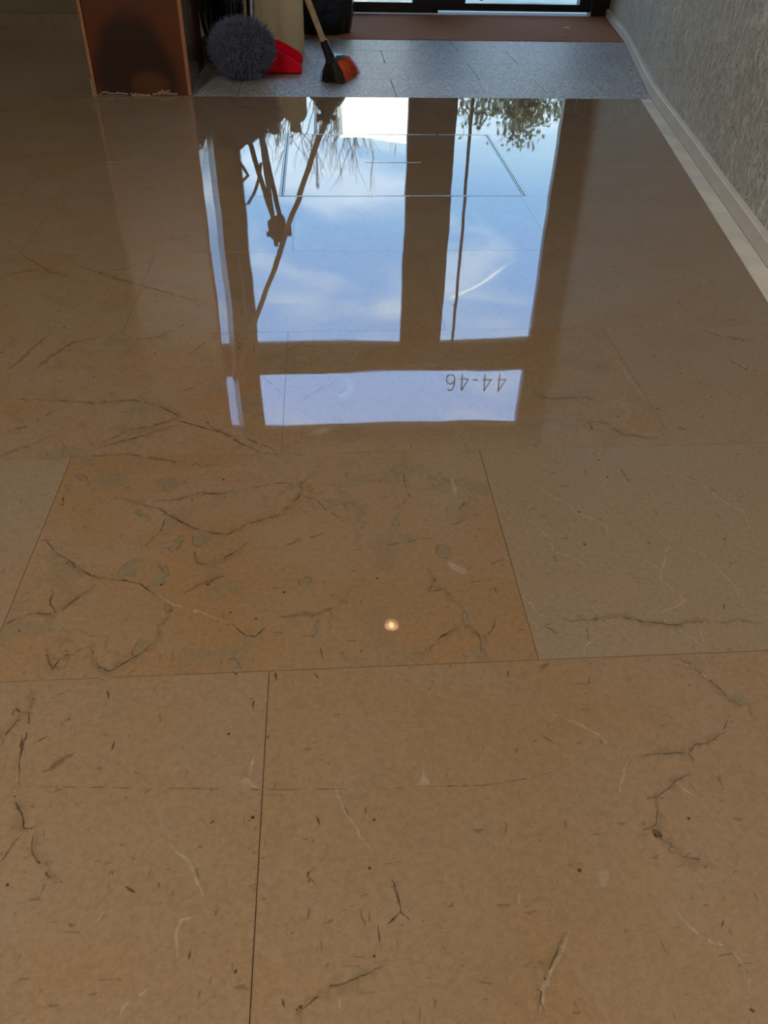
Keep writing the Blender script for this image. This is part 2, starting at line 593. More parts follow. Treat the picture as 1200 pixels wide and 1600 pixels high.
def make_glass():
    m, t = new_mat('clear_glass')
    tr = t.n('ShaderNodeBsdfTransparent', i_Color=(0.93, 0.965, 0.955, 1))
    gl = t.n('ShaderNodeBsdfGlossy', i_Roughness=0.0)
    fr = t.n('ShaderNodeFresnel', i_IOR=1.45)
    mx = t.n('ShaderNodeMixShader', i_0=fr.outputs[0], i_1=tr.outputs[0], i_2=gl.outputs[0])
    t.n('ShaderNodeOutputMaterial', i_0=mx.outputs[0])
    return m


M_GLASS = make_glass()


def emit(name, rgb):
    m, t = new_mat(name)
    e = t.n('ShaderNodeEmission', i_Color=(*rgb, 1), i_Strength=1.0)
    t.n('ShaderNodeOutputMaterial', i_0=e.outputs[0])
    return m


M_FILL = emit('fill_panel_glow', FILL_GLOW)
M_SPOT = emit('warm_spot_glass', (3.6, 2.0, 1.0))
M_BULB = emit('warm_bulb', SPOT_GLOW)

# ------------------------------------------------------------------ the setting
ROOM_L, ROOM_R_BACK, BACK_Y, DOOR_Y, CEIL = -3.4, 0.64, -3.4, 5.478, 3.0


def wall_x(y):                       # foot of the right wall
    if y < -0.3:
        return 0.642
    if y < 3.338:
        return 0.984 + 0.1767 * (y - 1.636)
    if y < 4.588:
        return 1.285 + (y - 3.338) * (1.572 - 1.285) / 1.25
    return 1.572 + (y - 4.588) * 0.176


def strip_x(y):                      # left edge of the cement band
    return 0.916 + 0.1805 * (y - 1.531)


# floor slab under everything, then tiles one by one
mb = MB().box(ROOM_L - 0.2, 2.2, BACK_Y - 0.2, 5.62, -0.16, -0.0042)
floor = tag(mb.build('floor', M_GROUT, org=(0, 0, -0.0042)), kind='structure')

HX0, HX1, HY0, HY1 = -0.116, 0.547, 2.133, 2.756      # floor hatch
YS = [-2.245, -1.845, -1.445, -1.045, -0.645, -0.245, 0.155, 0.5545, 0.9615, 1.356, 1.752, 2.133, 2.445, 2.756, 3.283, 3.683, 4.083, 4.483, 4.82]
POLISH_END = 3.283
GAP = 0.0004
TILES = []                            # (object, x0, x1, y0, y1)
TONES = {  # (row, col) from the photograph: tone, vein density
}
rnd = random.Random(11)


def add_tile(poly, tone, dens, seed, name='marble_tile', mat=None, tilt=0.0004, th=0.0036, ch=0.0):
    cx = sum(p[0] for p in poly) / len(poly)
    cy = sum(p[1] for p in poly) / len(poly)
    b = MB().prism(poly, -th, 0.0, ch)
    o = b.build(name, mat or M_MARBLE, floor, org=(cx, cy, 0))
    o.color = (tone, dens, seed, 1)
    o.rotation_euler = (rnd.uniform(-tilt, tilt), rnd.uniform(-tilt, tilt), 0)
    return o


def rect_minus(r, h):
    x0, x1, y0, y1 = r
    a0, a1, b0, b1 = h
    if a1 <= x0 or a0 >= x1 or b1 <= y0 or b0 >= y1:
        return [r]
    out = []
    if a0 > x0:
        out.append((x0, a0, y0, y1))
    if a1 < x1:
        out.append((a1, x1, y0, y1))
    xa, xb = max(x0, a0), min(x1, a1)
    if b0 > y0:
        out.append((xa, xb, y0, b0))
    if b1 < y1:
        out.append((xa, xb, b1, y1))
    return out


for r in range(len(YS) - 1):
    y0, y1 = YS[r], YS[r + 1]
    off = -0.073 if r % 2 == 0 else -0.377
    for c in range(-5, 4):
        x0 = off + 0.6 * c
        x1 = x0 + 0.6
        if HY0 - 0.01 < y0 < HY1 - 0.01:      # the rows beside the hatch are cut to it
            x0 = HX0 + 0.663 * c
            x1 = x0 + 0.663
        tone, dens = rnd.uniform(0.2, 0.55), rnd.uniform(0.1, 0.6)
        yr = round(y0, 2)
        if yr == 0.55:
            tone, dens = {0: (0.86, 0.9), 1: (0.14, 0.08), -1: (0.24, 0.1)}.get(c, (tone, dens))
        elif abs(yr - 0.16) < 0.011:
            tone, dens = {0: (0.58, 0.12), -1: (0.52, 0.12)}.get(c, (tone, dens))
        elif yr == 0.96:
            tone, dens = {0: (0.55, 0.55), -1: (0.62, 0.8), 1: (0.36, 0.25)}.get(c, (tone, dens))
        elif yr == 1.36 or yr == 1.35:
            tone, dens = {0: (0.50, 0.4), -1: (0.55, 0.7), 1: (0.32, 0.3)}.get(c, (tone, dens))
        pieces = [(max(x0, ROOM_L), x1, y0, y1)] if x1 > ROOM_L + 0.02 else []
        pieces = [q for p in pieces for q in rect_minus(p, (HX0, HX1, HY0, HY1))]
        if y0 >= POLISH_END - 0.01:       # beside the pillar only the left bay is marble
            pieces = [(a, min(b, -0.835), c0, c1) for a, b, c0, c1 in pieces if a < -0.85]
        for a, b, c0, c1 in pieces:
            gx, gy = (GAP, GAP * 1.6) if y0 < 0.9 else (GAP * 0.65, GAP * 0.65)
            poly = [(a + gx, c0 + gy), (b - gx, c0 + gy), (b - gx, c1 - gy), (a + gx, c1 - gy)]
            nx, ny = 1.0, -0.1805
            poly = clip(poly, strip_x(0) - GAP, 0.0, nx, ny)
            if len(poly) < 3 or area_of(poly) < 0.0004:
                continue
            o = add_tile(poly, tone, dens, rnd.random())
            TILES.append((o, a, b, c0, c1))

# cement band along the right wall, in lengths, and the wall's skirting
ys = [-2.2, -1.4, -0.6, 0.2, 0.95, 1.65, 2.3, 2.85, 3.283]
for a, b in zip(ys[:-1], ys[1:]):
    q = [(strip_x(a) + 0.0005, a), (wall_x(a) - 0.001, a), (wall_x(b) - 0.001, b - 0.0008), (strip_x(b) + 0.0005, b - 0.0008)]
    add_tile(q, 0.5, 0.5, 0.5, 'cement_band', M_STRIP, 0.0, 0.0034, 0.0004)

# granite threshold: three courses of rough tiles
GY = [3.283, 3.612, 3.956, 4.26, 4.562]
gj = [0.888, 0.66, 0.89, 0.66]
for k in range(4):
    y0, y1 = GY[k], GY[k + 1]
    x = gj[k] - 0.6 * 4
    while x < 1.9:
        a, b = max(x, -0.832), x + 0.6
        if b > -0.80:
            poly = [(a + 0.001, y0 + 0.001), (b - 0.001, y0 + 0.001), (b - 0.001, y1 - 0.001), (a + 0.001, y1 - 0.001)]
            yb = (y0 + y1) / 2
            sl = (wall_x(y1) - wall_x(y0)) / (y1 - y0)
            poly = clip(poly, wall_x(yb) - 0.001, yb, 1.0, -sl)
            if k < 2:
                pass
            if len(poly) > 2 and area_of(poly) > 0.002:
                o = add_tile(poly, 0.5, 0.5, 0.5, 'granite_tile', M_GRANITE, 0.0012, 0.0034, 0.001)
        x += 0.6

# ---- veins, stains and fossil lumps of the marble, traced tile by tile (units of 0.1 mm)
DARK_MM = [[(-2967,8703),(-2632,8513),(-2364,8432),(-2096,8184),(-1841,7976),(-1579,7849),(-1372,7827),(-1176,7978),(-1014,8069),(-723,8190),(-557,8422),(-451,8594),(-432,8848),(-253,9067),(-160,9376)],[(-2423,8539),(-2087,8594),(-1842,8726),(-1575,8679),(-1340,8762)],[(-1142,8768),(-882,8890),(-613,8893),(-432,8848)],[(-407,8592),(-231,8513),(-80,8263),(173,8049)],[(-3715,7871),(-3547,7679),(-3356,7461),(-3158,7278),(-2952,7127),(-2729,7060)],[(-2729,7060),(-2532,7023),(-2330,6958),(-2106,6732)],[(-1203,6252),(-1009,6072),(-900,6043),(-764,6220)],[(-3622,6473),(-3461,6540),(-3272,6506),(-3150,6601),(-3038,6751),(-2865,6984)],[(-3345,6872),(-3329,6662),(-3199,6502)],[(-3230,5998),(-3137,5834),(-3046,5675),(-3029,5740),(-3005,5850),(-2852,5933),(-2728,5995)],[(-2756,6043),(-2646,5854),(-2561,5693),(-2446,5621),(-2313,5724),(-2177,5829),(-2031,6006),(-1960,6242),(-1916,6438),(-1941,6567)],[(-1769,7536),(-1713,7296),(-1558,7242),(-1373,7368),(-1186,7539),(-1074,7688)],[(-4796,9685),(-4660,9841),(-4463,9957),(-4320,10120),(-4211,10245)],[(-3470,9876),(-3126,10031),(-2822,10191),(-2559,10357),(-2333,10483)],[(-3819,9686),(-3427,9670),(-2971,9692),(-2633,9597),(-2199,9459),(-1964,9410)],[(-1943,10513),(-1619,10188),(-1306,9874),(-1009,9653),(-772,9603)],[(-2432,7567),(-2247,7930),(-2202,8189)],[(-1402,7703),(-1336,7889),(-1103,8140)],[(-3795,6334),(-3622,6473)],[(-180,5864),(-146,5679)],[(-3712,8595),(-3606,8508),(-3682,8734)],[(650,7515),(903,7565),(1160,7635),(1327,7627)],[(1036,9090),(1033,8786),(1073,8492),(1243,8413)],[(1073,8492),(922,8287),(886,8118)],[(1160,7072),(1236,6869),(1133,6653),(1333,6698),(1405,6506),(1519,6369)],[(1896,7008),(2017,7119),(2175,7201)],[(943,5600),(1072,5800),(1238,5958),(1441,6094),(1511,6066),(1639,5937),(1615,5679),(1635,5586)],[(1638,5818),(1780,6003),(1871,6198)],[(1916,6893),(1946,6723),(1936,6560)],[(1572,7887),(1710,7947),(1995,8102)],[(1750,8535),(1808,8318),(1700,8184)],[(2638,6149),(2753,6078),(3029,6114),(3335,6114),(3621,6049),(3905,5985),(4257,6002),(4683,6006),(5002,5940)],[(3191,8671),(3372,8656)],[(2789,7214),(2827,7081)],[(2390,6061),(2500,5967),(2534,5877)],[(4221,9075),(4242,8878),(4266,8686)],[(4088,7449),(4114,7373)],[(3232,7439),(3281,7386)],[(4594,6164),(4677,6318),(4754,6379)],[(-3322,4753),(-3293,4862),(-3248,5030),(-3158,5103),(-3158,5221),(-3203,5448)],[(-3066,4286),(-3004,4119),(-2914,4003),(-2860,3861),(-2774,3856),(-2752,3931)],[(-2847,3814),(-2901,3713),(-2965,3558)],[(-2752,3824),(-2717,3644),(-2639,3553),(-2523,3419),(-2367,3328)],[(-3152,5201),(-3104,4852),(-3075,4525),(-3011,4300)],[(-2791,4967),(-2713,5040),(-2646,5095)],[(-3016,4754),(-2884,4839)],[(-923,5265),(-866,5159),(-859,5038)],[(-2416,5386),(-2374,5260)],[(-2221,4638),(-2217,4747)],[(-3110,4705),(-3131,4834)],[(-292,3401),(-291,3274),(-236,3201)],[(-221,3833),(-187,3737)],[(-1239,2662),(-1235,2734)],[(-1851,3283),(-1747,3223)],[(276,2841),(291,2665)],[(-395,2226),(-250,2326),(-125,2408),(0,2423),(307,2521)],[(-2006,3389),(-1992,3430),(-1965,3386)],[(-1209,4131),(-1202,4181)],[(-1574,3308),(-1552,3252)],[(-864,2534),(-859,2573)],[(-495,2341),(-469,2274)],[(-251,5506),(-200,5408)],[(-665,5528),(-643,5406)],[(-1192,3810),(-1152,3849)],[(1813,2697),(1712,2555),(1614,2417),(1524,2307),(1499,2196),(1521,2128)],[(2841,3531),(2897,3436),(2953,3342),(3008,3251),(3154,3213),(3288,3147)],[(3003,3826),(2938,3683),(2886,3575),(2777,3520),(2684,3509)],[(3424,4074),(3221,3999),(3166,3934),(3014,3858),(2881,3833)],[(3981,4520),(3827,4471),(3692,4384),(3571,4372),(3456,4287),(3236,4310),(2933,4279)],[(3712,5501),(3877,5402),(3995,5239),(4093,5040),(4154,4849),(4282,4821),(4322,4678)],[(4188,4847),(4021,4654),(3915,4524)],[(412,3232),(467,3064),(483,2931),(582,2848)],[(470,2932),(356,2836)],[(1735,4382),(1775,4453)],[(2051,4569),(2147,4488)],[(3463,4305),(3487,4195)],[(3124,2643),(3163,2705)],[(3092,2042),(3137,2028)],[(1269,4058),(1330,4054)],[(1240,5562),(1246,5481)],[(1835,5318),(1871,5417)],[(-3517,9878),(-3086,10332),(-2536,10536),(-2363,10714),(-2762,11062),(-3143,11222),(-3736,11145),(-4620,11275),(-5293,11349)],[(-5566,16981),(-4380,16103),(-3579,15601),(-2675,15042),(-2258,14663)],[(-2504,11399),(-2268,11596),(-2079,11800)],[(-2455,12709),(-2226,13186),(-2025,13496)],[(-3369,13535),(-2862,13650),(-2564,14108)],[(-6729,16153),(-6434,16479),(-6060,16556),(-5620,16378),(-5167,16119)],[(-4778,16445),(-4208,16605),(-4012,17042)],[(-1623,10232),(-1219,9998),(-775,9685)],[(-2450,10624),(-1619,10188)],[(-1124,11929),(-950,11655),(-724,11235)],[(-538,11030),(-201,11421),(178,11723)],[(-4972,10274),(-4617,10525),(-4295,10974)],[(3417,11259),(3614,11013),(4086,11030),(4274,11057),(4396,10851)],[(4038,10318),(4337,10275),(4543,9934),(4792,9865),(5080,9812)],[(6965,14729),(7157,14521),(7179,14826)],[(7185,12285),(7345,11967),(7493,11771),(7655,11616)],[(4098,10284),(4099,10040)],[(5227,10755),(5360,10618)],[(5449,10079),(5597,10013)],[(7700,13781),(8039,13866)]]
LITE_MM = [[(2899,8706),(3081,8405),(3234,8291),(3310,8064),(3531,7898),(3644,7760),(3609,7567),(3654,7501)],[(2584,7974),(2749,7735),(2825,7508),(2816,7291),(2986,7222),(3144,7036),(3310,6826)],[(5040,8806),(5319,8603),(5386,8304),(5494,8121),(5629,8010),(5593,7772),(5545,7414)],[(4151,8180),(4281,7764),(4375,7532),(4425,7371),(4277,7253),(4172,7017),(4032,6734),(4103,6536),(4182,6369),(4018,6245),(3858,6201),(3842,6023),(4004,5841),(4153,5642),(4266,5551)],[(4430,7383),(4695,7234),(4826,6927),(4888,6580),(4885,6202),(5048,6039)],[(2246,6545),(2328,6381),(2402,6197),(2503,6141)],[(3799,7215),(3988,7026),(4102,6874)],[(2758,5808),(2787,5712),(2726,5552)],[(2975,6194),(3094,6343)],[(2904,5801),(2805,5711)],[(4228,5929),(4172,5688)],[(-2106,6732),(-1822,6561),(-1510,6418),(-1203,6252)],[(-4294,8349),(-4310,8621),(-4297,8726)],[(-1499,3752),(-1529,3663),(-1442,3540),(-1306,3446),(-1246,3275),(-1165,3148)],[(-1202,3006),(-1329,2975),(-1350,2839),(-1331,2692)],[(-1472,2548),(-1553,2440),(-1697,2372),(-1699,2254)],[(-2017,2991),(-1976,3105)],[(-112,4342),(-68,4184),(30,3882),(99,3752),(166,3625),(245,3486)],[(-860,4263),(-829,4506)],[(-3065,4387),(-3032,4218)],[(2195,4833),(2436,4721),(2695,4458),(2832,4267)],[(2832,4267),(2720,4062),(2637,3863)],[(2802,2845),(2832,2738),(2905,2606),(3013,2537),(3111,2482),(3167,2393),(3184,2251),(3135,2139)],[(1843,2708),(1757,2576),(1658,2438),(1547,2294),(1524,2194),(1443,2058)],[(3221,3999),(3259,3929),(3375,3821)],[(1458,2925),(1493,3030)],[(3748,5499),(3895,5356),(4013,5195),(4111,4996)],[(5080,12841),(5171,11961),(5217,11161),(5298,10752),(5348,10586)],[(595,13026),(525,12735),(434,12453),(402,12201)],[(7289,12203),(7428,11887),(7601,11581)]]
HAIR_MM = [[(-3190,4310),(-2889,4283),(-1992,4219),(-792,4131),(-39,4098),(415,4083)],[(414,4073),(872,4074),(1330,4054),(1901,4114),(2172,4197)],[(195,7444),(442,7463),(644,7423)]]
STAIN_MM = [[(-1812,6771),(-1602,6923),(-1345,7049)],[(-658,6325),(-400,6362),(-177,6377),(12,6470)],[(-620,7574),(-376,7705),(-127,7802)],[(-2558,4638),(-2687,4539),(-2838,4425)],[(-5066,13648),(-5244,13033),(-5335,12569),(-5453,12238)],[(-4112,13493),(-4573,13256),(-4874,12669),(-5050,12115)],[(-3511,13349),(-3175,13402),(-2857,13610)],[(7043,13523),(7443,13155),(7926,12924)],[(2172,5335),(2335,5504)],[(-3960,18477),(-3346,18265),(-3103,18670)],[(-6734,17547),(-5950,16640),(-5336,16289)]]
BLOBS_MM = [[(-2658,7085),(-2633,7196),(-2555,7365),(-2412,7446),(-2376,7374),(-2381,7258),(-2450,7103),(-2551,7024)],[(-2269,6928),(-2131,7020),(-2072,7141),(-2145,7247),(-2206,7261),(-2175,7318),(-2078,7267),(-2023,7150),(-2013,7026),(-2163,6858)],[(-1822,7816),(-1726,7875),(-1561,7867),(-1527,7821),(-1644,7683),(-1675,7592),(-1780,7628)],[(-2099,7612),(-2003,7793),(-1907,7839),(-1929,7696),(-2006,7517),(-2076,7532)],[(-2652,8377),(-2566,8373),(-2484,8255),(-2391,8197),(-2441,8120),(-2559,8205)],[(-1992,9451),(-1833,9468),(-1651,9493),(-1619,9396),(-1814,9286)],[(-2474,9009),(-2370,9057),(-2339,9154),(-2261,9075),(-2054,9029),(-2040,8917),(-2147,8884),(-2235,8729),(-2385,8858)],[(-3641,9209),(-3512,9226),(-3385,9048),(-3460,9029)],[(-3677,9560),(-3410,9589),(-3370,9507),(-3459,9393)],[(-3721,8988),(-3567,8982),(-3621,8839)],[(-3383,7492),(-3244,7397),(-3170,7296),(-3269,7341)],[(-2254,5879),(-2212,6039),(-2060,6078),(-2014,6005),(-2146,5850),(-2229,5832)],[(-2600,5717),(-2454,5666),(-2509,5603)],[(-446,6922),(-311,7000),(-260,6913),(-329,6834),(-425,6827)],[(-270,6156),(-178,6301),(-178,6151),(-269,5939)],[(-2012,6596),(-1919,6592),(-1886,6487),(-1934,6439)],[(-3264,6406),(-3203,6304),(-3215,6209),(-3275,6308)],[(-1211,5712),(-1110,5751),(-1068,5659),(-1012,5590),(-1100,5617)],[(-2709,8586),(-2595,8673),(-2531,8543),(-2632,8513)],[(777,7989),(865,8119),(897,7983),(867,7886),(801,7856)],[(1314,7515),(1483,7538),(1533,7351),(1419,7206),(1305,7271)],[(1512,6370),(1556,6163),(1519,6066),(1467,6143)],[(1680,5960),(1712,5934),(1655,5770),(1616,5749)],[(2929,3359),(2993,3355),(2969,3288),(2914,3300)],[(4197,4992),(4275,4967),(4334,4901),(4273,4842),(4171,4848)],[(4297,4699),(4342,4685),(4301,4631)]]
PALE_MM = [[(1688,8909),(1737,8929),(1774,8643),(1704,8465),(1689,8683)],[(1395,7178),(1458,7193),(1548,7112),(1691,6989),(1599,6908),(1472,7000)],[(-375,10052),(-229,10267),(-5,10331),(18,10213),(-156,10069)],[(-993,4219),(-891,4282),(-844,4245),(-825,4193),(-747,4138),(-868,4155)],[(-52,2370),(-35,2247),(-67,2238)],[(2209,3197),(2364,3188),(2238,3000),(2204,3029)],[(807,4326),(829,4185),(888,4079),(688,4074),(770,4120)],[(249,11938),(337,11935),(479,11649),(419,11235),(202,10983),(82,11247),(276,11363),(302,11528)]]


PARTS = {}


def tile_at(x, y):
    for q in TILES:
        if q[1] + 0.001 < x < q[2] - 0.001 and q[3] + 0.001 < y < q[4] - 0.001:
            return q[0]
    return None


def strip(poly, kind, wid, jit, zoff, gap=0.0, closed=False, edge=0.0):
    pts = [Vector((x / 1e4, y / 1e4)) for x, y in poly]
    if closed:
        pts = pts + [pts[0]]
    dn = []
    for a, b in zip(pts[:-1], pts[1:]):
        n = max(2, int((b - a).length / 0.0035))
        for i in range(n):
            dn.append(a.lerp(b, i / n))
    dn.append(pts[-1])
    n = len(dn)
    s0 = rnd.random() * 50
    run = []
    prev = None
    res = []
    for i, q in enumerate(dn):
        t = (dn[min(i + 1, n - 1)] - dn[max(i - 1, 0)])
        t = t.normalized() if t.length > 0 else Vector((1, 0))
        nr = Vector((-t.y, t.x))
        j1 = noise.noise(Vector((q.x * 60, q.y * 60, s0))) * jit * 2.2 + noise.noise(Vector((q.x * 210, q.y * 210, s0 + 9))) * jit
        ww = wid * (0.25 + 1.5 * abs(noise.noise(Vector((q.x * 110, q.y * 110, s0 + 20)))) + 0.5 * rnd.random())
        if not closed:
            ww *= min(1.0, 0.15 + 3.0 * i / n, 0.15 + 3.0 * (n - 1 - i) / n)
        hole = noise.noise(Vector((q.x * 85, q.y * 85, s0 + 31))) < gap
        c = q + nr * j1
        tl = tile_at(c.x, c.y)
        if tl is not prev or tl is None or hole:
            if len(run) > 1:
                res.append((prev, run))
            run = []
        prev = tl
        if tl is not None and not hole:
            run.append((c - nr * ww / 2, c + nr * ww / 2))
    if len(run) > 1 and prev is not None:
        res.append((prev, run))
    for tl, rn in res:
        m = PARTS.setdefault((tl, kind), MB())
        if not hasattr(m, 'soft'):
            m.soft = []
        vs = []
        for p, q in rn:
            c = (p + q) / 2
            vs += [(p.x, p.y, zoff), (c.x, c.y, zoff), (q.x, q.y, zoff)]
            m.soft += [edge, 1.0, edge]
        k = len(rn) - 1
        m.add(vs, [(3 * i, 3 * i + 1, 3 * i + 4, 3 * i + 3) for i in range(k)] + [(3 * i + 1, 3 * i + 2, 3 * i + 5, 3 * i + 4) for i in range(k)])


def lump(poly, kind, zoff, outline=True):
    pts = [Vector((x / 1e4, y / 1e4)) for x, y in poly]
    for _ in range(2):
        nw = []
        for i in range(len(pts)):
            a, b = pts[i], pts[(i + 1) % len(pts)]
            nw += [a.lerp(b, 0.25), a.lerp(b, 0.75)]
        pts = nw
    c = sum(pts, Vector((0, 0))) / len(pts)
    tl = tile_at(c.x, c.y)
    if tl is None:
        return
    m = PARTS.setdefault((tl, kind), MB())
    if not hasattr(m, 'soft'):
        m.soft = []
    n = len(pts)
    inn = [c.lerp(p, 0.72) for p in pts]
    m.add([(p.x, p.y, zoff) for p in pts + inn], [(i, (i + 1) % n, n + (i + 1) % n, n + i) for i in range(n)] + [[n + i for i in range(n)]])
    m.soft += [0.55 if outline else 0.0] * n + [1.0] * n
    if outline:
        strip([(p.x * 1e4, p.y * 1e4) for p in pts], 'dark', 0.0012, 0.0003, 0.00024, -0.10, True)


def pits(poly, step, spread):
    """small dark pits strung along a vein"""
    pts = [Vector((x / 1e4, y / 1e4)) for x, y in poly]
    for a, b in zip(pts[:-1], pts[1:]):
        for _ in range(int((b - a).length / step + rnd.random())):
            q = a.lerp(b, rnd.random()) + Vector((rnd.gauss(0, spread), rnd.gauss(0, spread)))
            tl = tile_at(q.x, q.y)
            if tl is None:
                continue
            m = PARTS.setdefault((tl, 'dark'), MB())
            if not hasattr(m, 'soft'):
                m.soft = []
            r = rnd.uniform(0.0005, 0.0014)
            e = rnd.uniform(0.5, 1.0)
            a0 = rnd.random() * PI
            ring = []
            for k in range(6):
                u, v = r * math.cos(k * PI / 3), r * e * math.sin(k * PI / 3)
                ring.append((q.x + u * math.cos(a0) - v * math.sin(a0), q.y + u * math.sin(a0) + v * math.cos(a0), 0.00028))
            m.add([(q.x, q.y, 0.00028)] + ring, [(0, k + 1, (k + 1) % 6 + 1) for k in range(6)])
            m.soft += [1.0] + [0.3] * 6


for pl in STAIN_MM:
    strip(pl, 'stain', 0.011, 0.0015, 0.00006, -0.6)
for pl in BLOBS_MM:
    lump(pl, 'clast', 0.00012)
for pl in PALE_MM:
    lump(pl, 'chalk', 0.00012, False)
for pl in LITE_MM:
    strip(pl, 'pale', 0.0042, 0.0012, 0.00016, -0.42)
for pl in DARK_MM:
    big = len(pl) > 2
    if big and len(pl) > 4:
        strip(pl, 'halo', 0.017, 0.003, 0.00003, -0.5)
    strip(pl, 'dark', 0.0027 if big else 0.0034, 0.0009 if big else 0.0003, 0.00020, -0.26 if big else -0.9, False, 0.1)
    if big:
        pits(pl, 0.011, 0.0022)
for pl in HAIR_MM:
    strip(pl, 'dark', 0.0011, 0.0003, 0.00020, -0.2)
VK = {'stain': ('rust_vein', M_VSTAIN), 'clast': ('pale_fossil', M_CLAST), 'chalk': ('chalky_patch', M_PALE),
      'pale': ('pale_vein', M_VLITE), 'dark': ('dark_vein', M_VDARK), 'halo': ('vein_halo', M_HALO)}
for (tl, kind), m in PARTS.items():
    nm, mt = VK[kind]
    o = m.build(nm, mt, tl, fix=False)
    o['kind'] = 'stuff'
    o.color = tl.color
    at = o.data.attributes.new('soft', 'FLOAT', 'POINT')
    at.data.foreach_set('value', m.soft)
    bm = bmesh.new()
    bm.from_mesh(o.data)
    for f in bm.faces:
        if f.normal.z < 0:
            f.normal_flip()
    bm.to_mesh(o.data)
    bm.free()

# ---- floor hatch
hatch = empty('floor_hatch', ((HX0 + HX1) / 2, (HY0 + HY1) / 2, 0.0),
              'square inspection hatch set flush in the polished marble floor, thin metal frame and lifting slot', 'hatch')
fr = MB()
for d0, d1 in ((0.0006, 0.0060), (0.0085, 0.0120)):
    for (x0, x1, y0, y1) in ((HX0 + d0, HX0 + d1, HY0 + d0, HY1 - d0), (HX1 - d1, HX1 - d0, HY0 + d0, HY1 - d0)):
        fr.box(x0, x1, y0, y1, -0.004, 0.0004)
    for (x0, x1, y0, y1) in ((HX0 + d1, HX1 - d1, HY0 + d0 * 0.6, HY0 + d1 * 0.6), (HX0 + d1, HX1 - d1, HY1 - d1 * 0.6, HY1 - d0 * 0.6)):
        fr.box(x0, x1, y0, y1, -0.004, 0.0004)
fr.build('hatch_frame', M_STEEL, hatch)
c0, c1, e0, e1 = HX0 + 0.013, HX1 - 0.013, HY0 + 0.009, HY1 - 0.009
SX0, SX1, SY = 0.125, 0.297, 2.440
cv = MB()
for a, b, p, q in ((c0, c1, e0, SY - 0.003), (c0, SX0, SY - 0.003, SY + 0.003), (SX1, c1, SY - 0.003, SY + 0.003), (c0, c1, SY + 0.003, e1)):
    cv.box(a, b, p, q, -0.0038, 0.0)
cover = cv.build('hatch_cover', M_MARBLE, hatch)
cover.color = (0.42, 0.3, 0.37, 1)
cover.rotation_euler = (0.0022, 0.0012, 0)
MB().box(SX0, SX1, SY - 0.003, SY - 0.0014, -0.0038, 0.0005).box(SX0, SX1, SY + 0.0014, SY + 0.003, -0.0038, 0.0005).build('lifting_slot', M_STEEL, hatch)

# ---- right wall (stucco, three flat stretches) and its stone skirting
def wall_run(name, pts, z0, z1, th, mat):
    b = MB()
    outer = [(x + th, y) for x, y in pts]
    poly = pts + outer[::-1]
    b.prism(poly, z0, z1)
    return tag(b.build(name, mat, org=(pts[0][0], pts[0][1], 0)), kind='structure')


wy = [BACK_Y, -0.3, 1.0, 2.2, 3.338, 4.588, 5.60]
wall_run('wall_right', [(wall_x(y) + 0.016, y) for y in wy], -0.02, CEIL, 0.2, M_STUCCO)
base = empty('baseboard_right', (1.0, 1.7, 0), kind='structure')
sk = [-0.3, 0.25, 0.80, 1.25, 1.752, 2.27, 2.86, 3.43, 4.02, 4.588, 5.05, 5.445]
for a, b in zip(sk[:-1], sk[1:]):
    segs = [a] + [q for q in (3.338,) if a < q < b] + [b - 0.0012]
    fp = [(wall_x(y), y) for y in segs]
    bp = [(wall_x(y) + 0.034, y) for y in segs]
    h = 0.040 + 0.0012 * math.sin(a * 9)
    q = MB()
    n = len(segs)
    vs = []
    for (x, y), (x2, y2) in zip(fp, bp):
        vs += [(x, y, 0.0), (x, y, h - 0.002), (x + 0.002, y, h), (x2, y2, h + 0.004), (x2, y2, 0.0)]
    fs = []
    for i in range(n - 1):
        for k in range(5):
            j = (k + 1) % 5
            fs.append((i * 5 + k, i * 5 + j, i * 5 + 5 + j, i * 5 + 5 + k))
    fs += [(0, 1, 2, 3, 4), tuple((n - 1) * 5 + k for k in range(5))[::-1]]
    q.add(vs, fs)
    q.build('skirting_tile', M_SKIRT, base)

# ---- other walls and the ceiling
tag(MB().box(ROOM_L - 0.2, ROOM_L, BACK_Y, 5.6, -0.02, CEIL).build('wall_left', M_PLASTER, org=(ROOM_L, 1, 0)), kind='structure')
tag(MB().box(ROOM_L - 0.2, 0.9, BACK_Y - 0.2, BACK_Y, -0.02, CEIL).build('wall_back', M_PLASTER, org=(0, BACK_Y, 0)), kind='structure')
wb = MB().box(ROOM_L, -1.06, 4.832, 5.60, -0.02, CEIL).box(-1.06, -0.70, 5.45, 5.60, -0.02, CEIL)
tag(wb.build('wall_front', M_PLASTER, org=(-2, 5, 0)), kind='structure')
bb = tag(MB().box(ROOM_L, -1.06, 4.820, 4.832, 0.0, 0.062, 0.002).build('baseboard_front', simple('dark_beige_skirting', (112, 100, 76), 0.4), org=(-2, 4.826, 0)), kind='structure')
ce = MB()
LX, LY, LR = 0.350, 3.337, 0.056       # hole for the warm spot lamp
ce.box(ROOM_L - 0.2, 2.2, BACK_Y - 0.2, LY - LR, CEIL, CEIL + 0.16).box(ROOM_L - 0.2, 2.2, LY + LR, 5.62, CEIL, CEIL + 0.16)
ce.box(ROOM_L - 0.2, LX - LR, LY - LR, LY + LR, CEIL, CEIL + 0.16).box(LX + LR, 2.2, LY - LR, LY + LR, CEIL, CEIL + 0.16)
tag(ce.build('ceiling', M_CEIL, org=(0, 1, CEIL)), kind='structure')

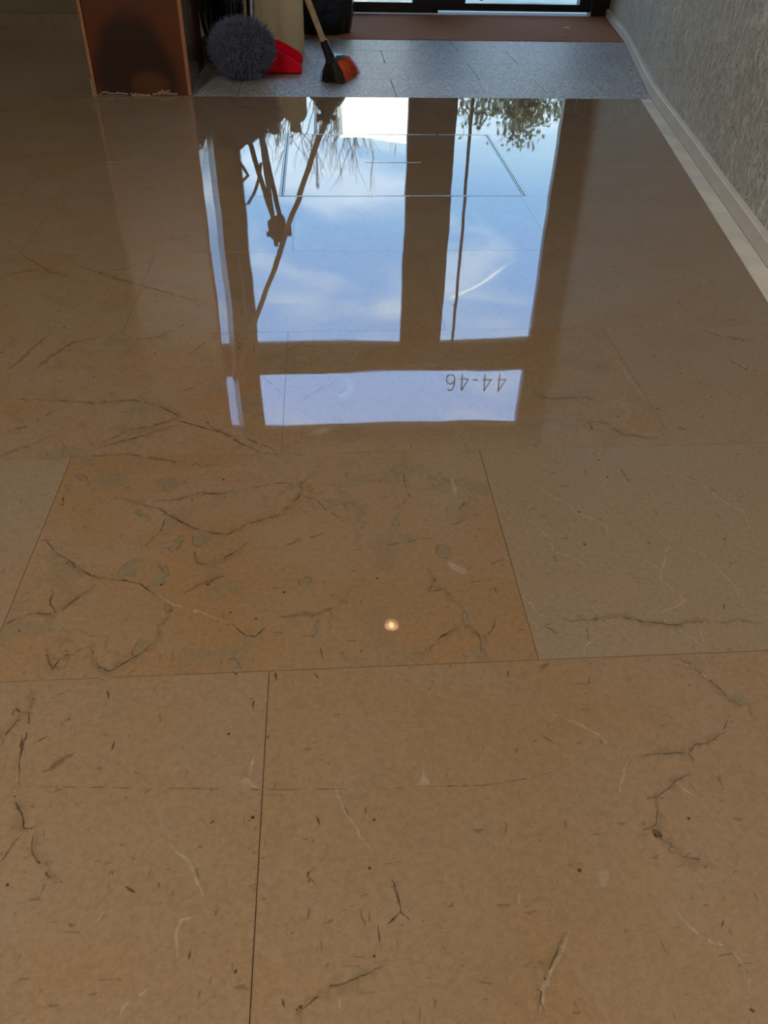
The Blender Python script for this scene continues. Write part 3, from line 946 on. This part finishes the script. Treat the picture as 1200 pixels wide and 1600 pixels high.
# ---- entrance door: frame, sidelight, two leaves, transom with the house number
door = empty('door_1', (0.5, DOOR_Y, 0), kind='structure')
FY0, FY1, GYD = 5.45, 5.53, 5.492
f = MB()
f.box(-0.70, -0.605, FY0, FY1, 0, CEIL, 0.003)
f.box(1.632, wall_x(5.5) + 0.02, FY0, FY1, 0, CEIL, 0.003)
f.box(-0.605, 1.632, FY0, FY1, 2.915, CEIL, 0.003)
f.build('door_frame', M_FRAME, door)
tb = MB().box(-0.605, 1.632, FY0, FY1, 2.178, 2.394, 0.003)
tb.build('transom_bar', M_FRAME, door)
tf = MB()
tf.box(-0.605, -0.530, FY0, FY1, 2.394, 2.915, 0.002).box(1.556, 1.632, FY0, FY1, 2.394, 2.915, 0.002)
tf.build('transom_frame', M_FRAME, door)
tg = MB().box(-0.530, 1.556, GYD - 0.003, GYD + 0.003, 2.394, 2.915).build('glass_pane', M_GLASS, door)


def leaf(x0, x1, g0, g1, zb, zt=2.172):
    m = MB()
    m.box(x0, g0, FY0, FY1 - 0.012, zb, zt, 0.003)
    m.box(g1, x1, FY0, FY1 - 0.012, zb, zt, 0.003)
    m.box(g0, g1, FY0, FY1 - 0.012, zb, 0.060, 0.002)
    m.box(g0, g1, FY0, FY1 - 0.012, 2.146, zt, 0.002)
    lf = m.build('door_leaf', M_FRAME, door)
    MB().box(g0 - 0.004, g1 + 0.004, GYD - 0.004, GYD + 0.004, 0.058, 2.148).build('glass_pane', M_GLASS, lf)
    return lf


leaf(-0.600, 0.708, -0.528, 0.556, 0.008)
lf2 = leaf(0.7085, 1.628, 0.868, 1.556, 0.022)
pb = MB().tube([(0.954, 5.405, 0.08), (0.954, 5.405, 2.13)], 0.0105, 12)
for z in (0.35, 1.86):
    pb.tube([(0.954, 5.405, z), (0.954, 5.49, z)], 0.007, 8)
pb.build('pull_bar', M_FRAME, lf2)
hg = MB()
for z in (0.25, 1.1, 1.95):
    hg.tube([(1.630, 5.443, z), (1.630, 5.443, z + 0.1)], 0.008, 8)
hg.build('hinge', M_FRAME, lf2)

# the number faces the street, so from the hall it reads mirrored: 4 4 - 4 6 from right to left
def digit(kind, cx):
    zb, zt, hw = 2.452, 2.606, 0.037
    y = GYD - 0.0045
    r = 0.0056
    m = MB()
    if kind == '4':      # mirrored
        m.tube([(cx - hw * 0.45, y, zb), (cx - hw * 0.45, y, zt)], r, 6)
        m.tube([(cx - hw * 0.45, y, zt), (cx + hw, y, zb + 0.045)], r * 0.75, 6)
        m.tube([(cx + hw * 1.1, y, zb + 0.045), (cx - hw, y, zb + 0.045)], r * 0.85, 6)
    elif kind == '-':
        m.tube([(cx - 0.021, y, zb + 0.05), (cx + 0.021, y, zb + 0.05)], r, 6)
    else:
        pts = []
        for i in range(25):
            a = math.radians(-90 + 360 * i / 24)
            pts.append((cx + hw * 0.92 * math.cos(a), y, zb + 0.048 + 0.046 * math.sin(a)))
        m.tube(pts, r * 0.9, 6)
        pts = []
        for i in range(13):
            a = math.radians(-6 + 128 * i / 12)
            pts.append((cx + hw * 0.92 * math.cos(a) * (1 if i < 7 else 1.05), y, zb + 0.060 + 0.094 * math.sin(a) * 1.0))
        m.tube(pts, r * 0.9, 6)
    return m.build('number_sign', M_GOLD, tg)


for k, x in (('6', 0.982), ('4', 1.092), ('-', 1.186), ('4', 1.280), ('4', 1.398)):
    digit(k, x)

# ---- door mat of coir in the well before the door
b = MB()
pts = [(-0.98, 4.566), (wall_x(4.57) - 0.004, 4.566), (wall_x(5.44) - 0.004, 5.444), (-0.98, 5.444)]
b.prism(pts, -0.004, 0.003, 0.002)
tag(b.build('entrance_mat', M_MAT, org=(0.3, 5.0, -0.004)), 'wide brown coir entrance mat lying before the glass door', 'doormat')
for (x, y, l, a, lab) in ((1.37, 4.99, 0.034, 0.1, 'small white paper scrap on the brown mat, the longer one near the right skirting'),
                          (1.275, 4.735, 0.013, 0.7, 'tiny white crumb of paper on the front edge of the brown mat'),
                          ):
    q = MB().box(-l / 2, l / 2, -0.006, 0.006, 0.0, 0.003, 0.001)
    o = q.build('paper_scrap', M_PAPER, org=(0, 0, 0))
    o.location = (x, y, 0.003)
    o.rotation_euler = (0, 0, a)
    tag(o, lab, 'paper')

# ---- wood clad pillar at the left
px0, px1, py0, py1 = -0.833, -0.478, 3.285, 3.86
pil = empty('clad_pillar', (-0.655, 3.57, 0), 'red-brown varnished wooden pillar standing at the left end of the granite threshold', 'pillar')
MB().box(px0 + 0.016, px1 - 0.014, py0 + 0.016, py1, 0.0, CEIL, 0.002).build('pillar_core', M_WOODP, pil)
MB().box(px0 + 0.014, px1 - 0.012, py0 + 0.002, py0 + 0.016, 0.004, CEIL, 0.0015).build('front_panel', M_REFLFRONT, pil)
MB().box(px0, px0 + 0.011, py0, py0 + 0.020, 0.0, CEIL, 0.0015).build('edge_strip', M_WOODEDGE, pil)
sp = MB()
sp.prism([(px1 - 0.012, py0 + 0.005), (px1, py0 + 0.005), (px1 - 0.022, py1), (px1 - 0.034, py1)], 0.004, CEIL)
MB().box(px1 - 0.012, px1 + 0.0006, py0 - 0.001, py0 + 0.005, 0.002, CEIL, 0.0012).build('edge_strip', M_WOODEDGE, pil)
sp.build('side_panel', M_WOODSIDE, pil)
MB().box(px0, px0 + 0.015, py0 + 0.02, py1, 0.0, CEIL, 0.001).build('side_panel', M_WOODP, pil)
sc_ = MB()
for x0, x1, z in ((px0 + 0.02, -0.71, 0.012), (-0.70, -0.63, 0.008), (-0.62, -0.53, 0.011), (-0.60, -0.555, 0.018)):
    n = 10
    for i in range(n):
        a = x0 + (x1 - x0) * i / n
        bx_ = x0 + (x1 - x0) * (i + 1) / n
        h = z * (0.6 + 0.6 * rnd.random())
        sc_.box(a, bx_, py0 - 0.0008, py0 + 0.002, h - 0.005, h)
sc_.build('scuffed_edge', M_SCUFF, pil)
pc = MB()
for i in range(7):
    z = 0.006 + i * 0.0075
    pc.box(px0 - 0.006 + 0.002 * rnd.random(), px0 + 0.004, py0 - 0.003, py0 + 0.012, z - 0.006, z + 0.004, 0.001)
pc.build('putty_patch', M_SCUFF, pil)

# ---- ceiling spot, and unseen fill panels added to brighten the hall
lamp = empty('recessed_spot', (LX, LY, CEIL), 'small round recessed ceiling spot giving warm light near the entrance', 'lamp')
MB().lathe([(0.040, 0.10), (0.044, 0.02), (0.046, 0.0), (0.062, -0.002), (0.064, -0.005), (0.050, -0.008), (0.048, 0.0), (0.046, 0.10)], (LX, LY, CEIL), 32).build('lamp_ring', M_STEEL, lamp, smooth=True)
MB().lathe([(0.002, 0.012), (0.044, 0.012), (0.044, 0.016), (0.002, 0.016)], (LX, LY, CEIL), 32).build('lamp_reflector', M_SPOT, lamp)
MB().lathe([(0.004, -0.012), (0.013, -0.006), (0.017, 0.004), (0.016, 0.012)], (LX, LY + 0.012, CEIL), 20, 1.0, 1.3).build('lamp_bulb', M_BULB, lamp, smooth=True)
for i, (x, y) in enumerate(FILL_PANELS):
    p = empty('fill_panel', (x, y, CEIL), 'added square ceiling fill light, unseen behind the camera', 'lamp', 'added fill lights on the hall ceiling')
    q = MB()
    for a0, a1, b0, b1 in ((-0.3, 0.3, -0.3, -0.28), (-0.3, 0.3, 0.28, 0.3), (-0.3, -0.28, -0.28, 0.28), (0.28, 0.3, -0.28, 0.28)):
        q.box(x + a0, x + a1, y + b0, y + b1, CEIL - 0.03, CEIL, 0.002)
    q.build('fill_frame', M_STEEL, p)
    MB().box(x - 0.28, x + 0.28, y - 0.28, y + 0.28, CEIL - 0.024, CEIL - 0.001).build('fill_diffuser', M_FILL, p)

# ------------------------------------------------------------------ cleaning gear by the pillar
def ball(c, r, sub=3):
    bm = bmesh.new()
    bmesh.ops.create_icosphere(bm, subdivisions=sub, radius=1.0)
    vs = [Vector((v.co.x * r[0] + c[0], v.co.y * r[1] + c[1], v.co.z * r[2] + c[2])) for v in bm.verts]
    bm.verts.index_update()
    fs = [[v.index for v in f.verts] for f in bm.faces]
    bm.free()
    return vs, fs


# grey fluffy mop, its pole leaning back on the machine's handle
MC = Vector((-0.303, 3.572, 0.115))
mop = empty('dust_mop', (MC.x, MC.y, 0), 'round fluffy dark grey mop head resting on the granite floor, grey pole', 'mop')
vs, fs = ball(MC, (0.114, 0.096, 0.088), 3)
MB().add(vs, fs).build('mop_core', M_YARNCORE, mop, smooth='all')
rm = random.Random(3)
ym = MB()
for i in range(5200):
    u, v_ = rm.uniform(-1, 1), rm.uniform(0, 2 * PI)
    s = math.sqrt(1 - u * u)
    n = Vector((s * math.cos(v_), s * math.sin(v_), u))
    p = MC + Vector((n.x * 0.108, n.y * 0.088, n.z * 0.082))
    dirn = (n + Vector((rm.gauss(0, .45), rm.gauss(0, .45), rm.gauss(0, .45)))).normalized()
    L = rm.uniform(0.020, 0.042)
    pts = [p]
    for k in range(3):
        dirn = (dirn + Vector((rm.gauss(0, .35), rm.gauss(0, .35), rm.gauss(0, .35) - 0.10))).normalized()
        q = pts[-1] + dirn * L / 3
        q.z = max(q.z, 0.003)
        pts.append(q)
    ym.tube(pts, [0.0012, 0.0012, 0.001, 0.0006], 3, caps=False)
yo = ym.build('mop_yarn', M_YARN, mop, fix=False)
yo['kind'] = 'stuff'
MB().tube([(-0.262, 3.66, 0.20), (-0.232, 3.80, 0.755)], 0.0105, 12).build('mop_pole', M_TUBE, mop, smooth=True)

# floor polishing machine behind the mop
PX, PY = -0.385, 4.06
pol = empty('floor_polisher', (PX, PY, 0), 'black upright floor polishing machine with coiled cable standing between the pillar and the bottles', 'machine')
MB().lathe([(0.10, 0.0), (0.128, 0.004), (0.140, 0.02), (0.142, 0.055), (0.134, 0.07), (0.118, 0.085), (0.10, 0.095), (0.09, 0.1)], (PX, PY, 0.0), 40).build('base_shroud', M_BLACK, pol, smooth=True)
MB().lathe([(0.085, 0.095), (0.092, 0.12), (0.092, 0.30), (0.085, 0.335), (0.06, 0.36), (0.02, 0.365)], (PX, PY, 0.0), 32).build('motor_housing', M_BLACK, pol, smooth=True)
rb = MB()
for i in range(11):
    a = 2 * PI * i / 22 + PI * 1.0
    x, y = PX + 0.094 * math.cos(a), PY + 0.094 * math.sin(a)
    rb.tube([(x, y, 0.125), (x, y, 0.295)], 0.0045, 6)
rb.build('cooling_rib', M_BLACK, pol)['kind'] = 'stuff'
for sx in (-0.032, 0.032):
    MB().tube([(PX + 0.055 + sx, PY - 0.06, 0.09), (PX + 0.075 + sx, PY - 0.10, 0.30), (PX + 0.155 + sx * 0.55, PY - 0.165, 0.66)], 0.0115, 12).build('handle_tube', M_BLACK, pol, smooth=True)
hh = MB()
vs, fs = ball((PX + 0.160, PY - 0.172, 0.705), (0.050, 0.036, 0.062), 3)
vs = [v + Vector((noise.noise(v * 22), noise.noise(v * 22 + Vector((5, 5, 5))), noise.noise(v * 22 + Vector((9, 1, 4))))) * 0.016 for v in vs]
hh.add(vs, fs)
hh.tube([(PX + 0.105, PY - 0.172, 0.735), (PX + 0.165, PY - 0.172, 0.725), (PX + 0.225, PY - 0.172, 0.72)], [0.012, 0.016, 0.024], 12)
hh.build('handle_head', M_BLACK, pol, smooth='all')
br = MB()
br.box(PX + 0.045, PX + 0.085, PY - 0.152, PY - 0.135, 0.13, 0.27, 0.004)
br.build('switch_bracket', M_RUSTY, pol)
bh = MB()
for z in (0.215, 0.245, 0.175):
    bh.tube([(PX + 0.066, PY - 0.158, z), (PX + 0.066, PY - 0.150, z)], 0.010, 12)
bh.build('bracket_hole', M_BLACK, pol)['kind'] = 'stuff'
rc = random.Random(5)
for i in range(9):
    cx = PX - 0.022 + rc.uniform(-0.010, 0.010)
    yy = PY - 0.150 - 0.0125 * (i % 3) + rc.uniform(-0.003, 0.003)
    a, hgt = 0.040 + 0.0055 * i + rc.uniform(-0.004, 0.004), 0.140 + rc.uniform(-0.012, 0.014)
    zc = 0.195 + rc.uniform(-0.010, 0.010)
    pts = []
    for k in range(41):
        t = 2 * PI * k / 40
        ex = abs(math.cos(t)) ** 0.8 * math.copysign(1, math.cos(t))
        pts.append((cx + a * ex, yy + 0.012 * math.sin(t * 2 + i), zc + hgt * math.sin(t)))
    MB().tube(pts, 0.0062, 8, caps=False).build('cable_loop', M_CABLE, pol, smooth='all')
MB().tube([(PX + 0.10, PY - 0.165, 0.40), (PX + 0.09, PY - 0.17, 0.46), (PX + 0.06, PY - 0.172, 0.53), (PX + 0.025, PY - 0.17, 0.585), (PX + 0.005, PY - 0.16, 0.60), (PX - 0.015, PY - 0.15, 0.52), (PX - 0.01, PY - 0.15, 0.38)], 0.007, 8).build('cable_tail', M_CABLE, pol, smooth='all')
MB().tube([(PX - 0.02, PY - 0.155, 0.37), (PX + 0.02, PY - 0.16, 0.43), (PX + 0.035, PY - 0.16, 0.46), (PX + 0.01, PY - 0.155, 0.485), (PX - 0.03, PY - 0.15, 0.475)], 0.008, 8).build('cable_hook', M_BLACK, pol, smooth='all')

# tan cloth hung on the left post of the door
cl_ = MB()
n, m_ = 14, 18
vs = []
for j in range(m_ + 1):
    for i in range(n + 1):
        u, v_ = i / n - 0.5, j / m_
        wd = 0.10 + 0.06 * math.sin(v_ * 2.6)
        x = -0.622 + u * wd * 0.95
        y = 5.415 + 0.018 * math.sin(u * 16 + v_ * 3) + 0.01 * noise.noise(Vector((u * 5, v_ * 5, 2)))
        z = 1.33 - v_ * 0.60 - 0.03 * abs(u) * (1 - v_) + 0.02 * noise.noise(Vector((u * 4, v_ * 4, 7)))
        vs.append((x, y, z))
fs = [(j * (n + 1) + i, j * (n + 1) + i + 1, (j + 1) * (n + 1) + i + 1, (j + 1) * (n + 1) + i) for j in range(m_) for i in range(n)]
cl_.add(vs, fs)

# two ivory bottles
def bottle(x, y, r, h, label):
    e = empty('plastic_bottle', (x, y, 0), label, 'bottle', 'ivory cleaning bottles by the bin bag')
    k = h
    MB().lathe([(r * 0.6, 0.0), (r * 0.93, 0.0), (r, 0.008), (r, k * 0.80), (r * 0.96, k * 0.83), (r * 0.78, k * 0.88), (r * 0.42, k * 0.92), (r * 0.36, k * 0.94), (r * 0.36, k * 0.955), (r * 0.2, k * 0.955)],
               (x, y, 0), 40).build('bottle_body', M_BOTTLE, e, smooth=True)
    MB().lathe([(r * 0.30, k * 0.95), (r * 0.45, k * 0.95), (r * 0.45, k * 1.03), (r * 0.40, k * 1.04), (r * 0.1, k * 1.04)], (x, y, 0), 24).build('bottle_cap', M_CAP, e, smooth=True)


bottle(-0.126, 4.225, 0.058, 0.335, 'ivory plastic bottle standing beside the black bin bag, the right one of the pair')
bottle(-0.238, 4.31, 0.060, 0.365, 'ivory plastic bottle half hidden behind the grey mop, the left one of the pair')

# red dustpan, mouth to the right
dp = empty('dustpan', (-0.14, 3.82, 0), 'red plastic dustpan lying on the granite beside the grey mop', 'dustpan')
YA, YB, XL, XR = 3.700, 3.945, -0.245, -0.076
MB().prism([(XL, YA), (XR, YA), (XR, YB), (XL, YB)], 0.001, 0.005, 0.001).build('pan_floor', M_RED, dp)


def side(y):
    prof = [(XL, 0.001), (XR, 0.001), (XR + 0.003, 0.020), (XR - 0.004, 0.036)]
    for k in range(9):
        t = k / 8
        prof.append((XR - 0.008 - t * 0.140, 0.040 + 0.058 * t + 0.008 * math.sin(t * PI)))
    prof.append((XL, 0.104))
    m = MB()
    n = len(prof)
    m.add([(x, y, z) for x, z in prof] + [(x, y + 0.0035, z) for x, z in prof],
          [list(range(n))[::-1], [n + i for i in range(n)]] + [(i, (i + 1) % n, n + (i + 1) % n, n + i) for i in range(n)])
    return m.build('pan_side', M_RED, dp)


side(YA)
side(YB - 0.0035)
MB().box(XL, XL + 0.004, YA + 0.004, YB - 0.004, 0.002, 0.104, 0.001).build('pan_back', M_RED, dp)

# broom leaning on the pillar's side
bm_ = empty('broom', (0.09, 3.63, 0), 'broom with dark and orange bristles and a pale wooden stick, head on the granite', 'broom')
A0 = Vector((0.036, 3.545, 0.10))
A1 = Vector((-0.462, 3.47, 1.30))
dr = (A1 - A0).normalized()
MB().tube([A0 - dr * 0.02, A1], 0.0115, 14).build('broom_stick', M_STICK, bm_, smooth=True)
MB().tube([A0 - dr * 0.035, A0 - dr * 0.01, A0 + dr * 0.022, A0 + dr * 0.05], [0.019, 0.0195, 0.0165, 0.0155], 14).build('broom_socket', M_BLACK, bm_, smooth=True)
ax_ = Vector((0.34, 0.94, 0)).normalized()       # long axis of the head
nx_ = Vector((0.94, -0.34, 0))
H0 = Vector((0.046, 3.545, 0.072))
blk = MB()
vs = []
for s, wd, z in ((-0.018, 0.018, 0.006), (0.03, 0.021, 0.012), (0.10, 0.020, 0.004), (0.175, 0.013, -0.012)):
    for q, dz in ((-1, -0.010), (1, -0.010), (1, 0.010), (-1, 0.012)):
        vs.append(H0 + ax_ * s + nx_ * wd * q + Vector((0, 0, z + dz)))
fs = [(k * 4 + i, k * 4 + (i + 1) % 4, k * 4 + 4 + (i + 1) % 4, k * 4 + 4 + i) for k in range(3) for i in range(4)] + [(0, 1, 2, 3), (15, 14, 13, 12)]
blk.add(vs, fs).build('broom_head', M_BLACK, bm_, bevel=0.003)
rb2 = random.Random(9)
dk, og = MB(), MB()
for i in range(900):
    s = rb2.uniform(-0.016, 0.175)
    q = rb2.uniform(-1, 1)
    top = H0 + ax_ * s + nx_ * 0.017 * q + Vector((0, 0, 0.0 - 0.06 * max(0, s - 0.1)))
    bot = Vector((top.x, top.y, 0.002)) + nx_ * (0.030 * q + 0.012) + ax_ * (s - 0.06) * 0.22
    mid = top.lerp(bot, 0.5) + nx_ * 0.008 * q + Vector((rb2.gauss(0, .002), rb2.gauss(0, .002), 0))
    (og if (q > 0.15 and s > 0.015) else dk).tube([top, mid, bot + Vector((rb2.gauss(0, .003), rb2.gauss(0, .003), 0))], [0.0016, 0.0016, 0.0012], 3, caps=False)
dk.build('dark_bristles', M_BRDARK, bm_, fix=False)['kind'] = 'stuff'
og.build('orange_bristles', M_BRORANGE, bm_, fix=False)['kind'] = 'stuff'

# black bin bag on the mat
vs, fs = ball((0, 0, 0), (1, 1, 1), 5)
gb = []
for v in vs:
    n = v.normalized()
    a = math.atan2(n.y, n.x)
    fold = 0.07 * noise.noise(Vector((math.cos(a) * 2.2, math.sin(a) * 2.2, n.z * 1.2))) + 0.045 * math.sin(a * 9 + 3 * noise.noise(n * 2)) * max(0, n.z + 0.2)
    fold += 0.05 * (abs(noise.noise(n * 4.2)) - 0.2)
    s = 1 + fold
    z = n.z
    rad = (1.0 - min(0.97, n.z * n.z)) ** -0.3 if z < 0 else 1.0 if z < 0.2 else 1.0 - 0.72 * ((z - 0.2) / 0.8) ** 1.6
    gb.append(Vector((0.028 + n.x * 0.152 * s * rad, 4.775 + n.y * 0.150 * s * rad, max(0.004, 0.15 + z * (0.21 if z < 0 else 0.24) * s))))
bag = empty('bin_bag', (0.03, 4.775, 0), 'full black plastic bin bag standing on the brown mat behind the broom', 'bag')
MB().add(gb, fs).build('bag_body', M_BAG, bag, smooth='all')
kn = MB()
for i in range(12):
    a = 2 * PI * i / 12
    kn.tube([(0.03 + 0.02 * math.cos(a), 4.775 + 0.02 * math.sin(a), 0.36), (0.03 + 0.012 * math.cos(a), 4.775 + 0.012 * math.sin(a), 0.39),
             (0.03 + 0.055 * math.cos(a + 0.2), 4.775 + 0.05 * math.sin(a + 0.2), 0.415 + 0.012 * math.sin(i * 2.3))], [0.011, 0.007, 0.012], 6)
kn.build('bag_knot', M_BAG, bag, smooth='all')
cloth = cl_.build('hanging_cloth', M_CLOTH, org=(-0.62, 5.42, 1.33), smooth='all', fix=False)
tag(cloth, 'pale tan cloth hanging on the left post of the door behind the machine', 'cloth')
cloth.modifiers.new('thick', 'SOLIDIFY').thickness = 0.004

# ------------------------------------------------------------------ outside, seen through the door and in the polished floor
tag(MB().box(-60, 60, 5.60, 90, -0.22, -0.02).build('street', M_PAVE, org=(0, 20, -0.02)), kind='structure')


def house(name, x0, x1, y0, y1, h, mat, label, roof=0.35, wins=()):
    e = empty(name, ((x0 + x1) / 2, y0, -0.02), label, 'building')
    MB().box(x0, x1, y0, y1, -0.02, h).build('house_wall', mat, e)
    MB().box(x0 - 0.03, x1 + 0.03, y0 - 0.03, y1 + 0.03, h, h + roof, 0.02).build('roof_slab', mat if roof < 0.3 else M_ROOF, e)
    for (a, b, c, d_) in wins:
        fm = MB()
        fm.box(a - 0.06, a, y0 - 0.05, y0 + 0.02, c - 0.06, d_ + 0.06).box(b, b + 0.06, y0 - 0.05, y0 + 0.02, c - 0.06, d_ + 0.06)
        fm.box(a, b, y0 - 0.05, y0 + 0.02, c - 0.06, c).box(a, b, y0 - 0.05, y0 + 0.02, d_, d_ + 0.06)
        w_ = fm.build('house_window', mat, e)
        MB().box(a, b, y0 - 0.02, y0 - 0.004, c, d_).build('window_pane', M_WINDOW, w_)
    return e


house('white_house', 0.42, 2.25, 17.0, 22.0, 3.55, M_WHITEWALL, 'low white rendered house across the street, brightly lit by the sun', 0.12, [(0.9, 1.6, 1.0, 2.1)])

def bare_tree(x, y, h, seed, label):
    r = random.Random(seed)
    e = empty('bare_tree', (x, y, -0.02), label, 'tree', 'bare trees across the street')
    tr, bt = MB(), MB()

    def grow(p, d_, l, rad, lev):
        q = p + d_ * l
        (tr if lev == 0 else bt).tube([p, p.lerp(q, 0.5) + Vector((r.gauss(0, .03), r.gauss(0, .03), 0)) * l, q], [rad, rad * 0.85, rad * 0.7], 5 if lev < 2 else 3, caps=False)
        if lev >= 5:
            return
        for k in range(3 if lev < 3 else 2):
            nd = (d_ + Vector((r.gauss(0, .33), r.gauss(0, .33), r.gauss(0.18, .12)))).normalized()
            grow(p.lerp(q, r.uniform(0.6, 1.0)), nd, l * r.uniform(0.62, 0.8), rad * 0.58, lev + 1)
    grow(Vector((x, y, -0.02)), Vector((r.gauss(0, .04), 0, 1)), h * 0.27, 0.11, 0)
    tr.build('trunk', M_BARK, e, fix=False)
    o = bt.build('branches', M_BARK, e, fix=False)
    o['kind'] = 'stuff'


for i, (x, y, h) in enumerate([(-0.5, 23.5, 9.0), (0.9, 28.5, 11.2), (2.9, 33.5, 13.0)]):
    bare_tree(x, y, h, 20 + i, ('leafless tree beside the left end of the white house across the street', 'leafless tree right behind the middle of the white house', 'tall leafless tree far behind the white house, the farthest of the three')[i])


def leafy_tree(x, y, h, rad, seed, label):
    r = random.Random(seed)
    e = empty('leafy_tree', (x, y, -0.02), label, 'tree')
    t = MB().tube([(x, y, -0.02), (x + 0.1, y, h * 0.35), (x - 0.1, y + 0.1, h * 0.7)], [0.2, 0.15, 0.08], 8)
    for k in range(9):
        a = r.uniform(0, 2 * PI)
        t.tube([(x, y, h * r.uniform(.35, .6)), (x + rad * .4 * math.cos(a), y + rad * .4 * math.sin(a), h * r.uniform(.6, .75)), (x + rad * .8 * math.cos(a), y + rad * .8 * math.sin(a), h * r.uniform(.68, .9))], [0.07, 0.04, 0.015], 5)
    t.build('trunk', M_BARK, e)
    lv = MB()
    cl = [(Vector((x + r.uniform(-1, 1) * rad * .8, y + r.uniform(-1, 1) * rad * .8, h * r.uniform(.5, .93))), r.uniform(.22, .5) * rad) for _ in range(26)]
    for i in range(5200):
        c, cr = cl[i % 26]
        p = c + Vector((r.gauss(0, .45), r.gauss(0, .45), r.gauss(0, .34))) * cr
        a = Vector((r.gauss(0, 1), r.gauss(0, 1), r.gauss(0, 1))).normalized() * 0.085
        b_ = a.cross(Vector((r.gauss(0, 1), r.gauss(0, 1), r.gauss(0, 1)))).normalized() * 0.045
        lv.add([p - a, p + b_, p + a, p - b_], [(0, 1, 2, 3)])
    o = lv.build('foliage', M_LEAF, e, fix=False)
    o['kind'] = 'stuff'


leafy_tree(5.45, 24.0, 5.5, 1.45, 41, 'dark leafy evergreen tree across the street on the right')
lp = empty('street_lamp', (-0.135, 22.0, -0.02), 'slim grey street lamp post across the street', 'lamp post')
MB().lathe([(0.07, 0), (0.06, 0.8), (0.045, 0.85), (0.03, 6.0), (0.01, 6.0)], (-0.135, 22.0, -0.02), 12).build('lamp_post', M_TUBE, lp, smooth=True)
MB().lathe([(0.02, 0), (0.05, 0.03), (0.05, 0.10), (0.02, 0.14)], (-0.135, 22.0, 5.98), 12).build('lamp_head', M_TUBE, lp)
